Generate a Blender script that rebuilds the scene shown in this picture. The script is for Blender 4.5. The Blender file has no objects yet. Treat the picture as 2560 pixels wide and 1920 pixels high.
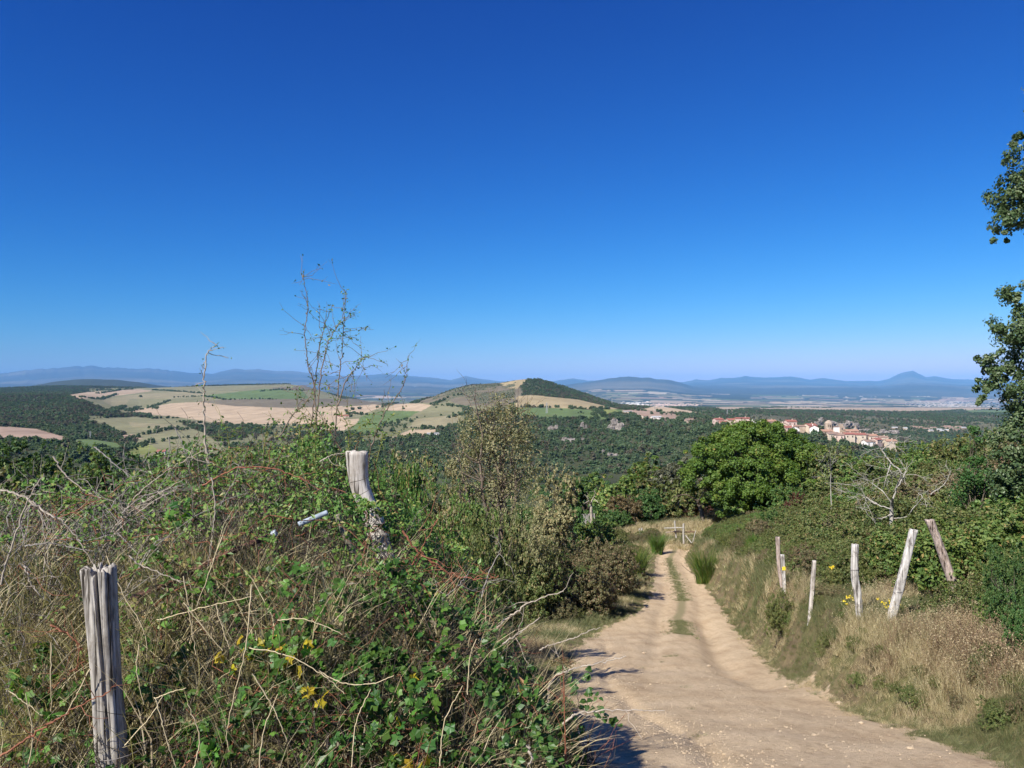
import bpy, math, random
import numpy as np
from mathutils import Vector, Matrix
R = math.radians
rng = np.random.default_rng(7)
random.seed(7)
SC = bpy.context.scene
COL = SC.collection

# ------------------------------------------------------------------ camera, sky, sun, exposure
S = 2560 / 2212.0          # survey units -> photo pixels
F = 1934.0                 # focal length in photo pixels
HOR = 976.0                # row of the horizon
EYE = 1.6
cam = bpy.data.objects.new('camera', bpy.data.cameras.new('camera'))
COL.objects.link(cam)
cam.location = (0, 0, EYE)
cam.rotation_euler = (R(90), 0, 0)
cam.data.sensor_width = 36
cam.data.lens = 36 * F / 2560
cam.data.shift_y = (HOR - 960) / 2560
cam.data.clip_start = 0.05
cam.data.clip_end = 300000
SC.camera = cam

SUN_EL, SUN_AZ = 42.0, 40.0      # sun behind the camera, to its left
tosun = Vector((-math.sin(R(SUN_AZ)) * math.cos(R(SUN_EL)), -math.cos(R(SUN_AZ)) * math.cos(R(SUN_EL)), math.sin(R(SUN_EL))))
SKY_G, SKY_P = (0.0105, 0.200, 0.86), (3.2, 1.65, 1.1)
world = bpy.data.worlds.new('World'); SC.world = world
world.use_nodes = True
wn = world.node_tree; wn.nodes.clear()
sky = wn.nodes.new('ShaderNodeTexSky'); sky.sky_type = 'NISHITA'
sky.sun_disc = False
sky.sun_elevation = R(SUN_EL)
sky.sun_rotation = math.atan2(tosun.x, tosun.y) % (2 * math.pi)
sky.altitude = 700; sky.air_density = 1.0; sky.dust_density = 0.3; sky.ozone_density = 3.0
sep = wn.nodes.new('ShaderNodeSeparateColor'); comb = wn.nodes.new('ShaderNodeCombineColor')
wn.links.new(sky.outputs[0], sep.inputs[0])
for ch, (gain, pw) in enumerate(((SKY_G[0], SKY_P[0]), (SKY_G[1], SKY_P[1]), (SKY_G[2], SKY_P[2]))):   # the camera's deep blue rendering of a clear sky
    a = wn.nodes.new('ShaderNodeMath'); a.operation = 'POWER'; a.inputs[1].default_value = pw
    b = wn.nodes.new('ShaderNodeMath'); b.operation = 'MULTIPLY'; b.inputs[1].default_value = gain
    wn.links.new(sep.outputs[ch], a.inputs[0]); wn.links.new(a.outputs[0], b.inputs[0]); wn.links.new(b.outputs[0], comb.inputs[ch])
bg = wn.nodes.new('ShaderNodeBackground'); bg.inputs['Strength'].default_value = 0.07
wo = wn.nodes.new('ShaderNodeOutputWorld')
wn.links.new(comb.outputs[0], bg.inputs['Color'])
wn.links.new(bg.outputs[0], wo.inputs['Surface'])

sl = bpy.data.lights.new('sun', 'SUN'); sl.energy = 5.0; sl.angle = R(0.53); sl.color = (1.0, 0.95, 0.86)
so = bpy.data.objects.new('sun', sl); COL.objects.link(so)
so.rotation_euler = tosun.to_track_quat('Z', 'Y').to_euler()

SC.view_settings.view_transform = 'Standard'
SC.view_settings.look = 'None'
SC.view_settings.exposure = 0.75
SC.view_settings.gamma = 1.0
SC.view_settings.use_curve_mapping = False
SC.render.engine = 'CYCLES'
SC.cycles.max_bounces = 6
SC.cycles.diffuse_bounces = 4
SC.cycles.glossy_bounces = 1
SC.cycles.transmission_bounces = 3
SC.cycles.transparent_max_bounces = 4
SC.cycles.volume_bounces = 0
SC.cycles.use_adaptive_sampling = True
SC.cycles.adaptive_threshold = 0.02
SC.cycles.use_denoising = True
SC.cycles.denoiser = 'OPENIMAGEDENOISE'
SC.cycles.denoising_input_passes = 'RGB_ALBEDO_NORMAL'
SC.cycles.denoising_prefilter = 'ACCURATE'

# ------------------------------------------------------------------ small helpers
def W(xd, yd, D):
    """the point at depth D that the survey saw at (xd, yd)"""
    return Vector(((xd * S - 1280) / F * D, D, EYE + (HOR - yd * S) / F * D))

def tag(o, label=None, cat=None, group=None, kind=None):
    if label: o['label'] = label
    if cat: o['category'] = cat
    if group: o['group'] = group
    if kind: o['kind'] = kind
    return o

def thing(name, label, cat, loc=(0, 0, 0), rz=0.0, scale=(1, 1, 1), group=None):
    o = bpy.data.objects.new(name, None); COL.objects.link(o)
    o.empty_display_size = 0.1
    o.location = loc; o.rotation_euler = (0, 0, rz); o.scale = scale
    return tag(o, label, cat, group)

def link(name, mesh, mat=None, parent=None, loc=None):
    o = bpy.data.objects.new(name, mesh); COL.objects.link(o)
    if parent is not None: o.parent = parent
    if loc is not None: o.location = loc
    if mat is not None:
        if len(mesh.materials) == 0: mesh.materials.append(mat)
        if mesh.materials[0] is not mat:
            o.material_slots[0].link = 'OBJECT'; o.material_slots[0].material = mat
    return o

def np_mesh(name, V, faces, smooth=False, attrs=None):
    """faces: list of (n,k) int arrays"""
    me = bpy.data.meshes.new(name)
    V = np.asarray(V, dtype=np.float32)
    if not isinstance(faces, list): faces = [faces]
    faces = [np.asarray(f, dtype=np.int32) for f in faces if len(f)]
    me.vertices.add(len(V)); me.vertices.foreach_set('co', V.ravel())
    nl = sum(f.size for f in faces); nf = sum(len(f) for f in faces)
    me.loops.add(nl); me.polygons.add(nf)
    me.loops.foreach_set('vertex_index', np.concatenate([f.ravel() for f in faces]) if nf else np.zeros(0, np.int32))
    tot = np.concatenate([np.full(len(f), f.shape[1], np.int32) for f in faces])
    st = np.concatenate([[0], np.cumsum(tot)[:-1]]).astype(np.int32)
    me.polygons.foreach_set('loop_start', st)
    try: me.polygons.foreach_set('loop_total', tot)
    except Exception: pass
    me.polygons.foreach_set('use_smooth', np.full(nf, smooth, dtype=bool))
    for nm, (dom, typ, arr) in (attrs or {}).items():
        a = me.attributes.new(nm, typ, dom)
        key = {'FLOAT': 'value', 'FLOAT_COLOR': 'color', 'FLOAT_VECTOR': 'vector', 'INT': 'value'}[typ]
        a.data.foreach_set(key, np.asarray(arr, dtype=np.int32 if typ == 'INT' else np.float32).ravel())
    me.update(calc_edges=True)
    me.validate()
    return me

def unit(a):
    return a / np.maximum(np.linalg.norm(a, axis=-1, keepdims=True), 1e-9)

def vnoise(x, y, seed=0):
    """smooth value noise, vectorised"""
    xi = np.floor(x).astype(np.int64); yi = np.floor(y).astype(np.int64)
    fx = x - xi; fy = y - yi
    fx = fx * fx * (3 - 2 * fx); fy = fy * fy * (3 - 2 * fy)
    def h(a, b):
        n = (a * 374761393 + b * 668265263 + seed * 974634777) & 0xffffffff
        n = ((n ^ (n >> 13)) * 1274126177) & 0xffffffff
        return ((n ^ (n >> 16)) & 0xffff) / 65535.0
    return (h(xi, yi) * (1 - fx) + h(xi + 1, yi) * fx) * (1 - fy) + (h(xi, yi + 1) * (1 - fx) + h(xi + 1, yi + 1) * fx) * fy

def fbm(x, y, octv=4, seed=0):
    t = 0; a = 0.5
    for k in range(octv):
        t = t + a * (vnoise(x * 2 ** k, y * 2 ** k, seed + k) - 0.5); a *= 0.5
    return t * 2

def sstep(a, b, x):
    t = np.clip((x - a) / (b - a), 0, 1); return t * t * (3 - 2 * t)

# ------------------------------------------------------------------ materials
def new_mat(name):
    m = bpy.data.materials.new(name); m.use_nodes = True
    nt = m.node_tree; nt.nodes.clear()
    out = nt.nodes.new('ShaderNodeOutputMaterial')
    return m, nt, out

def N(nt, typ, **kw):
    n = nt.nodes.new(typ)
    for k, v in kw.items():
        if k in n.inputs: n.inputs[k].default_value = v
        else: setattr(n, k, v)
    return n

def ramp(nt, fac, stops, interp='LINEAR'):
    r = nt.nodes.new('ShaderNodeValToRGB'); r.color_ramp.interpolation = interp
    el = r.color_ramp.elements
    while len(el) < len(stops): el.new(0.5)
    for e, (p, c) in zip(el, stops):
        e.position = p; e.color = (*c, 1) if len(c) == 3 else c
    nt.links.new(fac, r.inputs[0]); return r.outputs[0]

def mixc(nt, fac, a, b, mode='MIX'):
    m = nt.nodes.new('ShaderNodeMix'); m.data_type = 'RGBA'; m.blend_type = mode
    for inp, v in ((m.inputs['Factor'], fac), (m.inputs['A'], a), (m.inputs['B'], b)):
        if isinstance(v, (int, float)): inp.default_value = v
        elif isinstance(v, tuple): inp.default_value = (*v, 1) if len(v) == 3 else v
        else: nt.links.new(v, inp)
    return m.outputs['Result']

def math_n(nt, op, a, b=0.0):
    m = nt.nodes.new('ShaderNodeMath'); m.operation = op
    for i, v in enumerate((a, b)):
        if isinstance(v, (int, float)): m.inputs[i].default_value = v
        else: nt.links.new(v, m.inputs[i])
    return m.outputs[0]

def leaf_mat(name, stops, trans=0.3, rough=0.55, var=0.35):
    """stops: colours over the per-leaf random number; whole plants vary a little too"""
    m, nt, out = new_mat(name)
    at = N(nt, 'ShaderNodeAttribute', attribute_name='v')
    c = ramp(nt, at.outputs['Fac'], stops)
    oi = N(nt, 'ShaderNodeObjectInfo')
    v = math_n(nt, 'MULTIPLY_ADD', oi.outputs['Random'], var); v.node.inputs[2].default_value = 1 - var / 2
    cc = mixc(nt, 1.0, c, v, 'MULTIPLY')
    hs = N(nt, 'ShaderNodeHueSaturation'); nt.links.new(cc, hs.inputs['Color'])
    hu = math_n(nt, 'MULTIPLY_ADD', math_n(nt, 'FRACT', math_n(nt, 'MULTIPLY', oi.outputs['Random'], 17.3)), 0.03); hu.node.inputs[2].default_value = 0.487
    nt.links.new(hu, hs.inputs['Hue'])
    p = N(nt, 'ShaderNodeBsdfPrincipled', Roughness=rough); p.inputs['Specular IOR Level'].default_value = 0.35
    t = N(nt, 'ShaderNodeBsdfTranslucent')
    nt.links.new(hs.outputs[0], p.inputs['Base Color'])
    tc = mixc(nt, 1.0, hs.outputs[0], (1.15, 1.25, 0.6), 'MULTIPLY')
    nt.links.new(tc, t.inputs['Color'])
    mx = N(nt, 'ShaderNodeMixShader'); mx.inputs[0].default_value = trans
    nt.links.new(p.outputs[0], mx.inputs[1]); nt.links.new(t.outputs[0], mx.inputs[2])
    nt.links.new(mx.outputs[0], out.inputs['Surface'])
    return m

def bark_mat(name, a, b, scale=8, rough=0.85, bump=0.4):
    m, nt, out = new_mat(name)
    tc = N(nt, 'ShaderNodeTexCoord')
    mp = N(nt, 'ShaderNodeMapping'); mp.inputs['Scale'].default_value = (scale * 3, scale * 3, scale * 0.5)
    nt.links.new(tc.outputs['Object'], mp.inputs[0])
    n = N(nt, 'ShaderNodeTexNoise', Scale=1.0, Detail=5.0, Roughness=0.65); nt.links.new(mp.outputs[0], n.inputs['Vector'])
    c = ramp(nt, n.outputs['Fac'], [(0.3, a), (0.7, b)])
    p = N(nt, 'ShaderNodeBsdfPrincipled', Roughness=rough)
    p.inputs['Specular IOR Level'].default_value = 0.2
    nt.links.new(c, p.inputs['Base Color'])
    bp = N(nt, 'ShaderNodeBump', Strength=bump, Distance=0.02); nt.links.new(n.outputs['Fac'], bp.inputs['Height'])
    nt.links.new(bp.outputs[0], p.inputs['Normal'])
    nt.links.new(p.outputs[0], out.inputs['Surface'])
    return m

def flat_mat(name, a, rough=0.7, metal=0.0, b=None, scale=3.0):
    m, nt, out = new_mat(name)
    p = N(nt, 'ShaderNodeBsdfPrincipled', Roughness=rough, Metallic=metal)
    tc = N(nt, 'ShaderNodeTexCoord')
    n = N(nt, 'ShaderNodeTexNoise', Scale=scale, Detail=4.0); nt.links.new(tc.outputs['Object'], n.inputs['Vector'])
    b = b or tuple(x * 0.7 for x in a)
    nt.links.new(ramp(nt, n.outputs['Fac'], [(0.35, b), (0.65, a)]), p.inputs['Base Color'])
    nt.links.new(p.outputs[0], out.inputs['Surface'])
    return m

def wood_mat(name, light, dark, patch=None, sc=1.0):
    """weathered wood: fibres along the object's z, dark checks, pale lichen and rot"""
    m, nt, out = new_mat(name)
    tc = N(nt, 'ShaderNodeTexCoord')
    def noise(scale, vec, det=5.0, rough=0.6):
        mp = N(nt, 'ShaderNodeMapping'); mp.inputs['Scale'].default_value = vec
        nt.links.new(tc.outputs['Object'], mp.inputs[0])
        n = N(nt, 'ShaderNodeTexNoise', Scale=scale, Detail=det, Roughness=rough, Distortion=0.4)
        nt.links.new(mp.outputs[0], n.inputs['Vector']); return n.outputs['Fac']
    fib = noise(1.0, (75 * sc, 75 * sc, 3.5 * sc))
    chk = noise(1.0, (62 * sc, 62 * sc, 2.0 * sc), 4.0)
    big = noise(1.0, (14 * sc, 14 * sc, 9 * sc), 6.0, 0.7)
    c = ramp(nt, fib, [(0.30, dark), (0.58, light), (0.8, tuple(min(1, x * 1.2) for x in light))])
    line = ramp(nt, chk, [(0.37, (0.14, 0.13, 0.12)), (0.44, (0.9, 0.9, 0.9)), (0.6, (1, 1, 1))])
    c = mixc(nt, 1.0, c, line, 'MULTIPLY')
    bigc = ramp(nt, big, [(0.36, (0.60, 0.56, 0.52)), (0.5, (0.95, 0.94, 0.92)), (0.62, (1.1, 1.09, 1.08))])
    c = mixc(nt, 1.0, c, bigc, 'MULTIPLY')
    if patch:
        c = mixc(nt, ramp(nt, big, [(0.40, (1, 1, 1)), (0.45, (0, 0, 0))]), c, patch)
    p = N(nt, 'ShaderNodeBsdfPrincipled', Roughness=0.9); p.inputs['Specular IOR Level'].default_value = 0.15
    nt.links.new(c, p.inputs['Base Color'])
    h = math_n(nt, 'MULTIPLY_ADD', chk, 1.2); nt.links.new(fib, h.node.inputs[2])
    bp = N(nt, 'ShaderNodeBump', Strength=0.5, Distance=0.005); nt.links.new(h, bp.inputs['Height'])
    nt.links.new(bp.outputs[0], p.inputs['Normal'])
    nt.links.new(p.outputs[0], out.inputs['Surface'])
    return m

M = {}
M['oak'] = leaf_mat('oak_leaves', [(0, (0.0574, 0.1188, 0.0166)), (0.55, (0.1033, 0.1782, 0.0238)), (0.93, (0.1721, 0.216, 0.0356)), (1, (0.3672, 0.216, 0.0594))], 0.28)
M['green'] = leaf_mat('green_leaves', [(0, (0.0693, 0.1333, 0.0308)), (0.5, (0.1155, 0.196, 0.0448)), (0.9, (0.1848, 0.2352, 0.063)), (1, (0.3388, 0.2352, 0.084))])
M['dark'] = leaf_mat('dark_green_leaves', [(0, (0.0451, 0.1046, 0.0277)), (0.6, (0.0805, 0.161, 0.04)), (1, (0.161, 0.2093, 0.0616))])
M['olive'] = leaf_mat('olive_leaves', [(0, (0.075, 0.105, 0.03)), (0.5, (0.125, 0.16, 0.045)), (0.85, (0.19, 0.20, 0.07)), (1, (0.27, 0.19, 0.09))])
M['brown'] = leaf_mat('withering_leaves', [(0, (0.1495, 0.1552, 0.0747)), (0.4, (0.2472, 0.2415, 0.115)), (0.8, (0.345, 0.3105, 0.161)), (1, (0.3795, 0.2645, 0.1495))])
M['heath'] = leaf_mat('heath_leaves', [(0, (0.10, 0.105, 0.045)), (0.4, (0.15, 0.145, 0.065)), (0.75, (0.20, 0.165, 0.085)), (1, (0.24, 0.14, 0.09))], 0.2)
M['orange'] = leaf_mat('orange_brown_leaves', [(0, (0.1105, 0.0997, 0.048)), (0.5, (0.2125, 0.1547, 0.072)), (1, (0.306, 0.1995, 0.12))])
M['red'] = leaf_mat('rust_red_leaves', [(0, (0.10, 0.045, 0.03)), (0.6, (0.16, 0.06, 0.04)), (1, (0.12, 0.12, 0.04))])
M['broom'] = leaf_mat('broom_stalks', [(0, (0.04, 0.09, 0.015)), (0.6, (0.075, 0.15, 0.02)), (1, (0.20, 0.20, 0.05))], 0.15)
M['grey_leaf'] = leaf_mat('grey_green_leaves', [(0, (0.08, 0.095, 0.055)), (0.5, (0.13, 0.14, 0.085)), (1, (0.22, 0.21, 0.15))])
M['holm'] = leaf_mat('blue_green_oak_leaves', [(0, (0.052, 0.0975, 0.039)), (0.5, (0.104, 0.1625, 0.065)), (1, (0.182, 0.221, 0.104))], 0.22, 0.4)
M['bramble'] = leaf_mat('bramble_leaves', [(0, (0.0363, 0.0828, 0.0186)), (0.55, (0.0672, 0.1449, 0.029)), (0.93, (0.1242, 0.1966, 0.0414)), (1, (0.2587, 0.1242, 0.0518))], 0.3, 0.42)
M['vine'] = leaf_mat('vine_leaves', [(0, (0.0372, 0.102, 0.0186)), (0.6, (0.062, 0.1564, 0.0248)), (1, (0.1178, 0.2244, 0.0372))], 0.38, 0.45, 0.9)
M['yellow'] = leaf_mat('yellow_leaves', [(0, (0.357, 0.306, 0.017)), (0.7, (0.493, 0.425, 0.0255)), (1, (0.3825, 0.221, 0.0255))], 0.4, 0.5, 0.1)
M['rose'] = leaf_mat('rose_leaves', [(0, (0.0595, 0.1333, 0.0288)), (0.45, (0.1013, 0.2037, 0.0403)), (0.8, (0.1786, 0.2664, 0.0575)), (0.92, (0.2975, 0.2664, 0.092)), (1, (0.2618, 0.1568, 0.0575))], 0.3, 0.45)
M['litter'] = leaf_mat('dead_leaves', [(0, (0.0744, 0.0558, 0.0372)), (0.5, (0.155, 0.124, 0.0868)), (1, (0.248, 0.2108, 0.1612))], 0.15, 0.8)
M['drygrass'] = leaf_mat('dry_grass', [(0, (0.24, 0.19, 0.10)), (0.5, (0.42, 0.34, 0.20)), (1, (0.64, 0.55, 0.36))], 0.3, 0.7, 0.3)
M['brownstalk'] = leaf_mat('brown_stalks', [(0, (0.13, 0.085, 0.05)), (0.5, (0.22, 0.15, 0.09)), (1, (0.33, 0.25, 0.15))], 0.15, 0.8, 0.3)
M['greengrass'] = leaf_mat('green_grass', [(0, (0.10, 0.125, 0.05)), (0.6, (0.155, 0.17, 0.075)), (1, (0.30, 0.26, 0.14))], 0.3, 0.6, 0.3)
M['far_wood'] = leaf_mat('woodland_leaves', [(0, (0.0644, 0.1109, 0.0519)), (0.5, (0.0986, 0.1533, 0.0707)), (1, (0.1704, 0.1941, 0.1061))], 0.3, 0.8, 0.5)
M['far_brown'] = leaf_mat('woodland_brown_leaves', [(0, (0.0893, 0.0902, 0.054)), (0.5, (0.126, 0.1187, 0.072)), (1, (0.1785, 0.1425, 0.102))], 0.15, 0.8, 0.5)
M['drystalk'] = bark_mat('dry_straw', (0.42, 0.34, 0.20), (0.62, 0.52, 0.34), 30, 0.7, 0.1)
M['bark'] = bark_mat('bark', (0.07, 0.055, 0.04), (0.19, 0.16, 0.125))
M['greybark'] = bark_mat('bleached_bark', (0.25, 0.23, 0.20), (0.47, 0.44, 0.39))
M['twig'] = bark_mat('twigs', (0.10, 0.075, 0.055), (0.24, 0.19, 0.15), 20, 0.8, 0.1)
M['darktwig'] = bark_mat('dark_twigs', (0.035, 0.028, 0.022), (0.09, 0.07, 0.055), 20, 0.8, 0.1)
M['cane'] = bark_mat('dead_canes', (0.24, 0.20, 0.155), (0.46, 0.40, 0.33), 30, 0.8, 0.1)
M['greycane'] = bark_mat('grey_canes', (0.16, 0.14, 0.125), (0.36, 0.33, 0.30), 30, 0.8, 0.1)
M['redcane'] = bark_mat('red_canes', (0.15, 0.05, 0.03), (0.30, 0.13, 0.075), 30, 0.6, 0.1)
M['greencane'] = bark_mat('green_canes', (0.10, 0.13, 0.03), (0.24, 0.22, 0.08), 30, 0.6, 0.1)
M['post_near'] = wood_mat('grey_weathered_wood', (0.46, 0.43, 0.39), (0.14, 0.125, 0.115))
M['post_pale'] = wood_mat('pale_weathered_wood', (0.60, 0.56, 0.52), (0.36, 0.33, 0.30), sc=0.5)
M['post_white'] = wood_mat('bleached_stake_wood', (0.58, 0.56, 0.53), (0.30, 0.28, 0.27), patch=(0.16, 0.14, 0.13), sc=0.6)
M['post_brown'] = wood_mat('brown_stake_wood', (0.46, 0.38, 0.34), (0.20, 0.15, 0.13), sc=0.6)
M['rust'] = flat_mat('rusty_iron', (0.17, 0.075, 0.05), 0.85, 0.1, (0.07, 0.035, 0.028), 60)
M['pipe'] = flat_mat('grey_painted_pipe', (0.36, 0.42, 0.48), 0.5, 0.0, (0.24, 0.28, 0.32), 25)
M['pole'] = flat_mat('grey_brown_pole', (0.20, 0.18, 0.13), 0.7, 0.0, (0.13, 0.115, 0.085), 12)
M['wire'] = flat_mat('fence_wire', (0.20, 0.18, 0.17), 0.6, 0.4)
M['stone'] = flat_mat('pale_stone', (0.46, 0.37, 0.26), 0.9, 0.0, (0.34, 0.26, 0.17), 12)
M['rock'] = flat_mat('gorge_rock', (0.30, 0.265, 0.235), 0.95, 0.0, (0.12, 0.10, 0.085), 0.35)
M['yellowpaint'] = flat_mat('yellow_paint', (0.80, 0.62, 0.04), 0.6, 0.0, (0.75, 0.55, 0.03), 5)
M['petal'] = flat_mat('yellow_petals', (0.80, 0.60, 0.02), 0.6, 0.0, (0.65, 0.5, 0.02), 5)
M['berry'] = flat_mat('red_berry', (0.25, 0.03, 0.02), 0.4)

# ------------------------------------------------------------------ the lie of the land
PATH = np.array([  # depth, left edge, right edge
    (-30, -1.0, 3.6), (0, 0.1, 3.9), (3, 0.25, 3.95), (5.5, 0.31, 3.77), (10, 0.53, 4.33), (13, 0.8, 4.9), (16, 1.14, 5.5), (20, 1.54, 6.33), (25, 2.68, 7.4),
    (30, 4.8, 8.3), (35, 6.2, 9.2), (45, 8.2, 10.6), (52, 9.5, 11.6), (58, 11.1, 13.5), (64, 15.5, 19.5), (80, 34, 38), (120, 60, 64)])
PROF = np.array([(-60, 0.8), (-10, 0.1), (0, 0), (2, -.08), (3, -.25), (5.5, -1.1), (10, -2.5), (16, -4.2), (25, -6.2), (35, -7.8), (45, -9.0), (52, -9.8),
                 (58, -10.2), (66, -9.6), (80, -10.6), (110, -16), (150, -30), (250, -62), (400, -92)])
BANK = np.array([(-30, .1), (2, .12), (5, .35), (8, .5), (12, 1.15), (16, 1.45), (20, 1.85), (30, 1.9), (45, 1.6), (60, .9), (70, 0.4), (200, 0.4)])

def near_z(x, y):
    z = np.interp(y, PROF[:, 0], PROF[:, 1])
    xl = np.interp(y, PATH[:, 0], PATH[:, 1]); xr = np.interp(y, PATH[:, 0], PATH[:, 2])
    sr = x - xr + 0.25 * fbm(x * 0.8, y * 0.8, 3, 5) * sstep(2, 8, y); sl_ = xl - x
    b = np.interp(y, BANK[:, 0], BANK[:, 1])
    z = z + b * sstep(0, 0.95, sr) + np.interp(y, [5, 13, 20], [.05, .09, .2]) * np.clip(sr - 1.0, 0, 14) - 0.15 * np.clip(sr - 25, 0, 60)
    z = z + 0.06 * sstep(0, 0.5, sl_) - 0.08 * np.clip(sl_ - 1.0, 0, 40) * sstep(8, 30, y)
    ins = sstep(0, 0.3, x - xl) * sstep(0, 0.3, xr - x)
    # wheel ruts, a washed-out gully on the left of the track
    cx = np.where(y < 28, xr - 1.9, (xl + xr) / 2)
    rut = np.exp(-((np.abs(x - cx) - 0.75) / 0.28) ** 2)
    z = z - 0.075 * rut * sstep(12, 22, y) * ins
    gul = np.interp(y, [4, 8, 12, 16, 22], [1.55, 1.65, 1.55, 1.9, 2.7])
    z = z - 0.05 * np.exp(-((x - gul + 0.25 * fbm(x, y * 0.7, 2, 9)) / 0.12) ** 2) * sstep(4, 6, y) * (1 - sstep(18, 24, y))
    gr = np.interp(y, [12, 18, 24, 30], [4.1, 4.9, 6.2, 7.3])
    z = z - 0.14 * np.exp(-((x - gr) / 0.35) ** 2) * sstep(11, 14, y) * (1 - sstep(26, 32, y))
    rough = 0.035 * fbm(x * 1.6, y * 1.6, 4, 1) + 0.10 * fbm(x * 0.45, y * 0.45, 3, 2) * (1 - 0.7 * ins)
    z = z + rough * sstep(1, 4, np.abs(y) + np.abs(x))
    return z

GUIDE = {
 60000: [(-900, 836), (3100, 836)],
 40000: [(-900, 826), (3100, 826)],
 34000: [(-900, 816), (-300, 812), (0, 808), (30, 804), (60, 800), (100, 797), (140, 795), (165, 791), (180, 793), (205, 791), (215, 793), (240, 796), (265, 795), (290, 797.5), (320, 797),
         (345, 798), (375, 802), (410, 806), (440, 808), (460, 808), (480, 803), (508, 797), (530, 800), (560, 798), (600, 803), (630, 802), (660, 806), (720, 813), (772, 813), (830, 808.5), (892, 814),
         (942, 817), (972, 822), (1005, 813), (1030, 818), (1072, 824), (1150, 827), (1196, 824), (1236, 818), (1271, 823), (1400, 830), (1481, 826), (1503, 821), (1533, 823), (1558, 817.6), (1591, 817), (1611, 813), (1636, 816),
         (1673, 816), (1706, 813.6), (1751, 821), (1776, 817), (1829, 823.6), (1897, 823.6), (1921, 819), (1941, 809), (1959, 804), (1972, 801), (1986, 809), (2001, 815), (2022, 814), (2049, 819), (2084, 821), (2212, 824), (3100, 822)],
 28000: [(-900, 828), (0, 822), (200, 812), (300, 812), (420, 822), (520, 812), (640, 818), (760, 823), (850, 818), (960, 826), (1005, 822), (1080, 830), (1400, 836), (1500, 831), (1620, 826), (1760, 830), (1900, 832), (1970, 822), (2050, 829), (2212, 833), (3100, 832)],
 20000: [(-900, 838), (0, 836), (450, 834), (700, 836), (850, 832), (1000, 838), (1180, 838), (1218, 832), (1260, 826), (1298, 821), (1328, 815.6), (1361, 814), (1403, 816), (1418, 819), (1453, 821), (1473, 827), (1498, 836), (1560, 839), (1750, 838), (1900, 837), (2000, 832), (2100, 836), (2212, 842), (3100, 840)],
 16000: [(-900, 850), (0, 848), (600, 848), (760, 845), (850, 846), (1000, 850), (1180, 848), (1300, 836), (1400, 836), (1500, 848), (1700, 851), (2212, 858), (3100, 858)],
 12000: [(-900, 862), (930, 862), (1200, 858), (1350, 853), (1450, 855), (1600, 862), (2212, 872), (3100, 872)],
 9000: [(-900, 836), (0, 838), (60, 834), (110, 826), (160, 820), (200, 818.5), (250, 820), (300, 826), (345, 834), (420, 842), (500, 848), (700, 862), (930, 868), (1200, 866), (1480, 870), (2212, 877), (3100, 877)],
 6500: [(-900, 845), (400, 848), (560, 848), (700, 864), (930, 872), (1300, 876), (2212, 882), (3100, 882)],
 4500: [(-900, 836), (0, 838), (100, 834), (200, 834), (330, 838), (470, 832), (560, 830), (620, 829), (660, 834), (720, 852), (800, 868), (930, 875), (1080, 872), (1200, 872), (1340, 878), (1500, 879), (1800, 882), (2212, 885), (3100, 885)],
 3300: [(-900, 850), (0, 850), (150, 847), (300, 850), (470, 846), (650, 845), (720, 858), (800, 871), (860, 873), (930, 874), (1000, 874), (1100, 874), (1300, 882), (1500, 884), (1800, 887), (2212, 892), (3100, 892)],
 2200: [(-900, 858), (0, 855), (100, 853), (180, 856), (240, 872), (300, 878), (400, 872), (560, 872), (680, 875), (800, 876), (880, 872), (937, 856), (975, 840), (1017, 830), (1080, 827), (1100, 823), (1117, 820.5), (1135, 818.5), (1151, 818), (1165, 819), (1190, 825), (1223, 837), (1273, 854), (1336, 875), (1400, 880), (1600, 886), (1750, 892), (1900, 895), (2212, 900), (3100, 900)],
 1750: [(-900, 880), (0, 872), (180, 868), (260, 885), (300, 893), (500, 893), (700, 892), (850, 885), (930, 872), (1000, 862), (1080, 852), (1150, 850), (1230, 859), (1336, 879), (1500, 889), (1700, 898), (1900, 906), (2212, 915), (3100, 915)],
 1400: [(-900, 905), (0, 895), (180, 890), (280, 905), (400, 912), (600, 915), (800, 905), (1000, 885), (1120, 870), (1230, 872), (1336, 886), (1420, 888), (1500, 896), (1700, 925), (1900, 945), (2212, 965), (3100, 965)],
 1150: [(-900, 920), (0, 915), (250, 925), (400, 930), (600, 935), (850, 925), (1000, 905), (1100, 893), (1180, 893), (1300, 895), (1450, 902), (1550, 910), (1700, 940), (1900, 955), (2212, 990), (3100, 990)],
 1000: [(-900, 935), (0, 925), (250, 945), (600, 950), (800, 945), (1000, 925), (1150, 908), (1300, 908), (1450, 909), (1550, 912), (1650, 920), (1800, 935), (1950, 965), (2212, 1010), (3100, 1010)],
 850: [(-900, 950), (140, 947), (300, 962), (600, 975), (900, 960), (1100, 940), (1300, 937), (1450, 932), (1550, 918), (1650, 918), (1800, 930), (1930, 960), (2100, 1010), (3100, 1040)],
 700: [(-900, 965), (140, 957), (300, 985), (600, 1010), (900, 985), (1100, 975), (1300, 972), (1450, 965), (1545, 922), (1600, 920), (1700, 929), (1760, 938), (1850, 957), (1930, 970), (2050, 1010), (3100, 1060)],
 600: [(-900, 1000), (140, 980), (300, 1020), (700, 1040), (1100, 1020), (1300, 1018), (1450, 1010), (1600, 985), (1850, 1000), (2212, 1090), (3100, 1100)],
}
GK = sorted(GUIDE)

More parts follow.
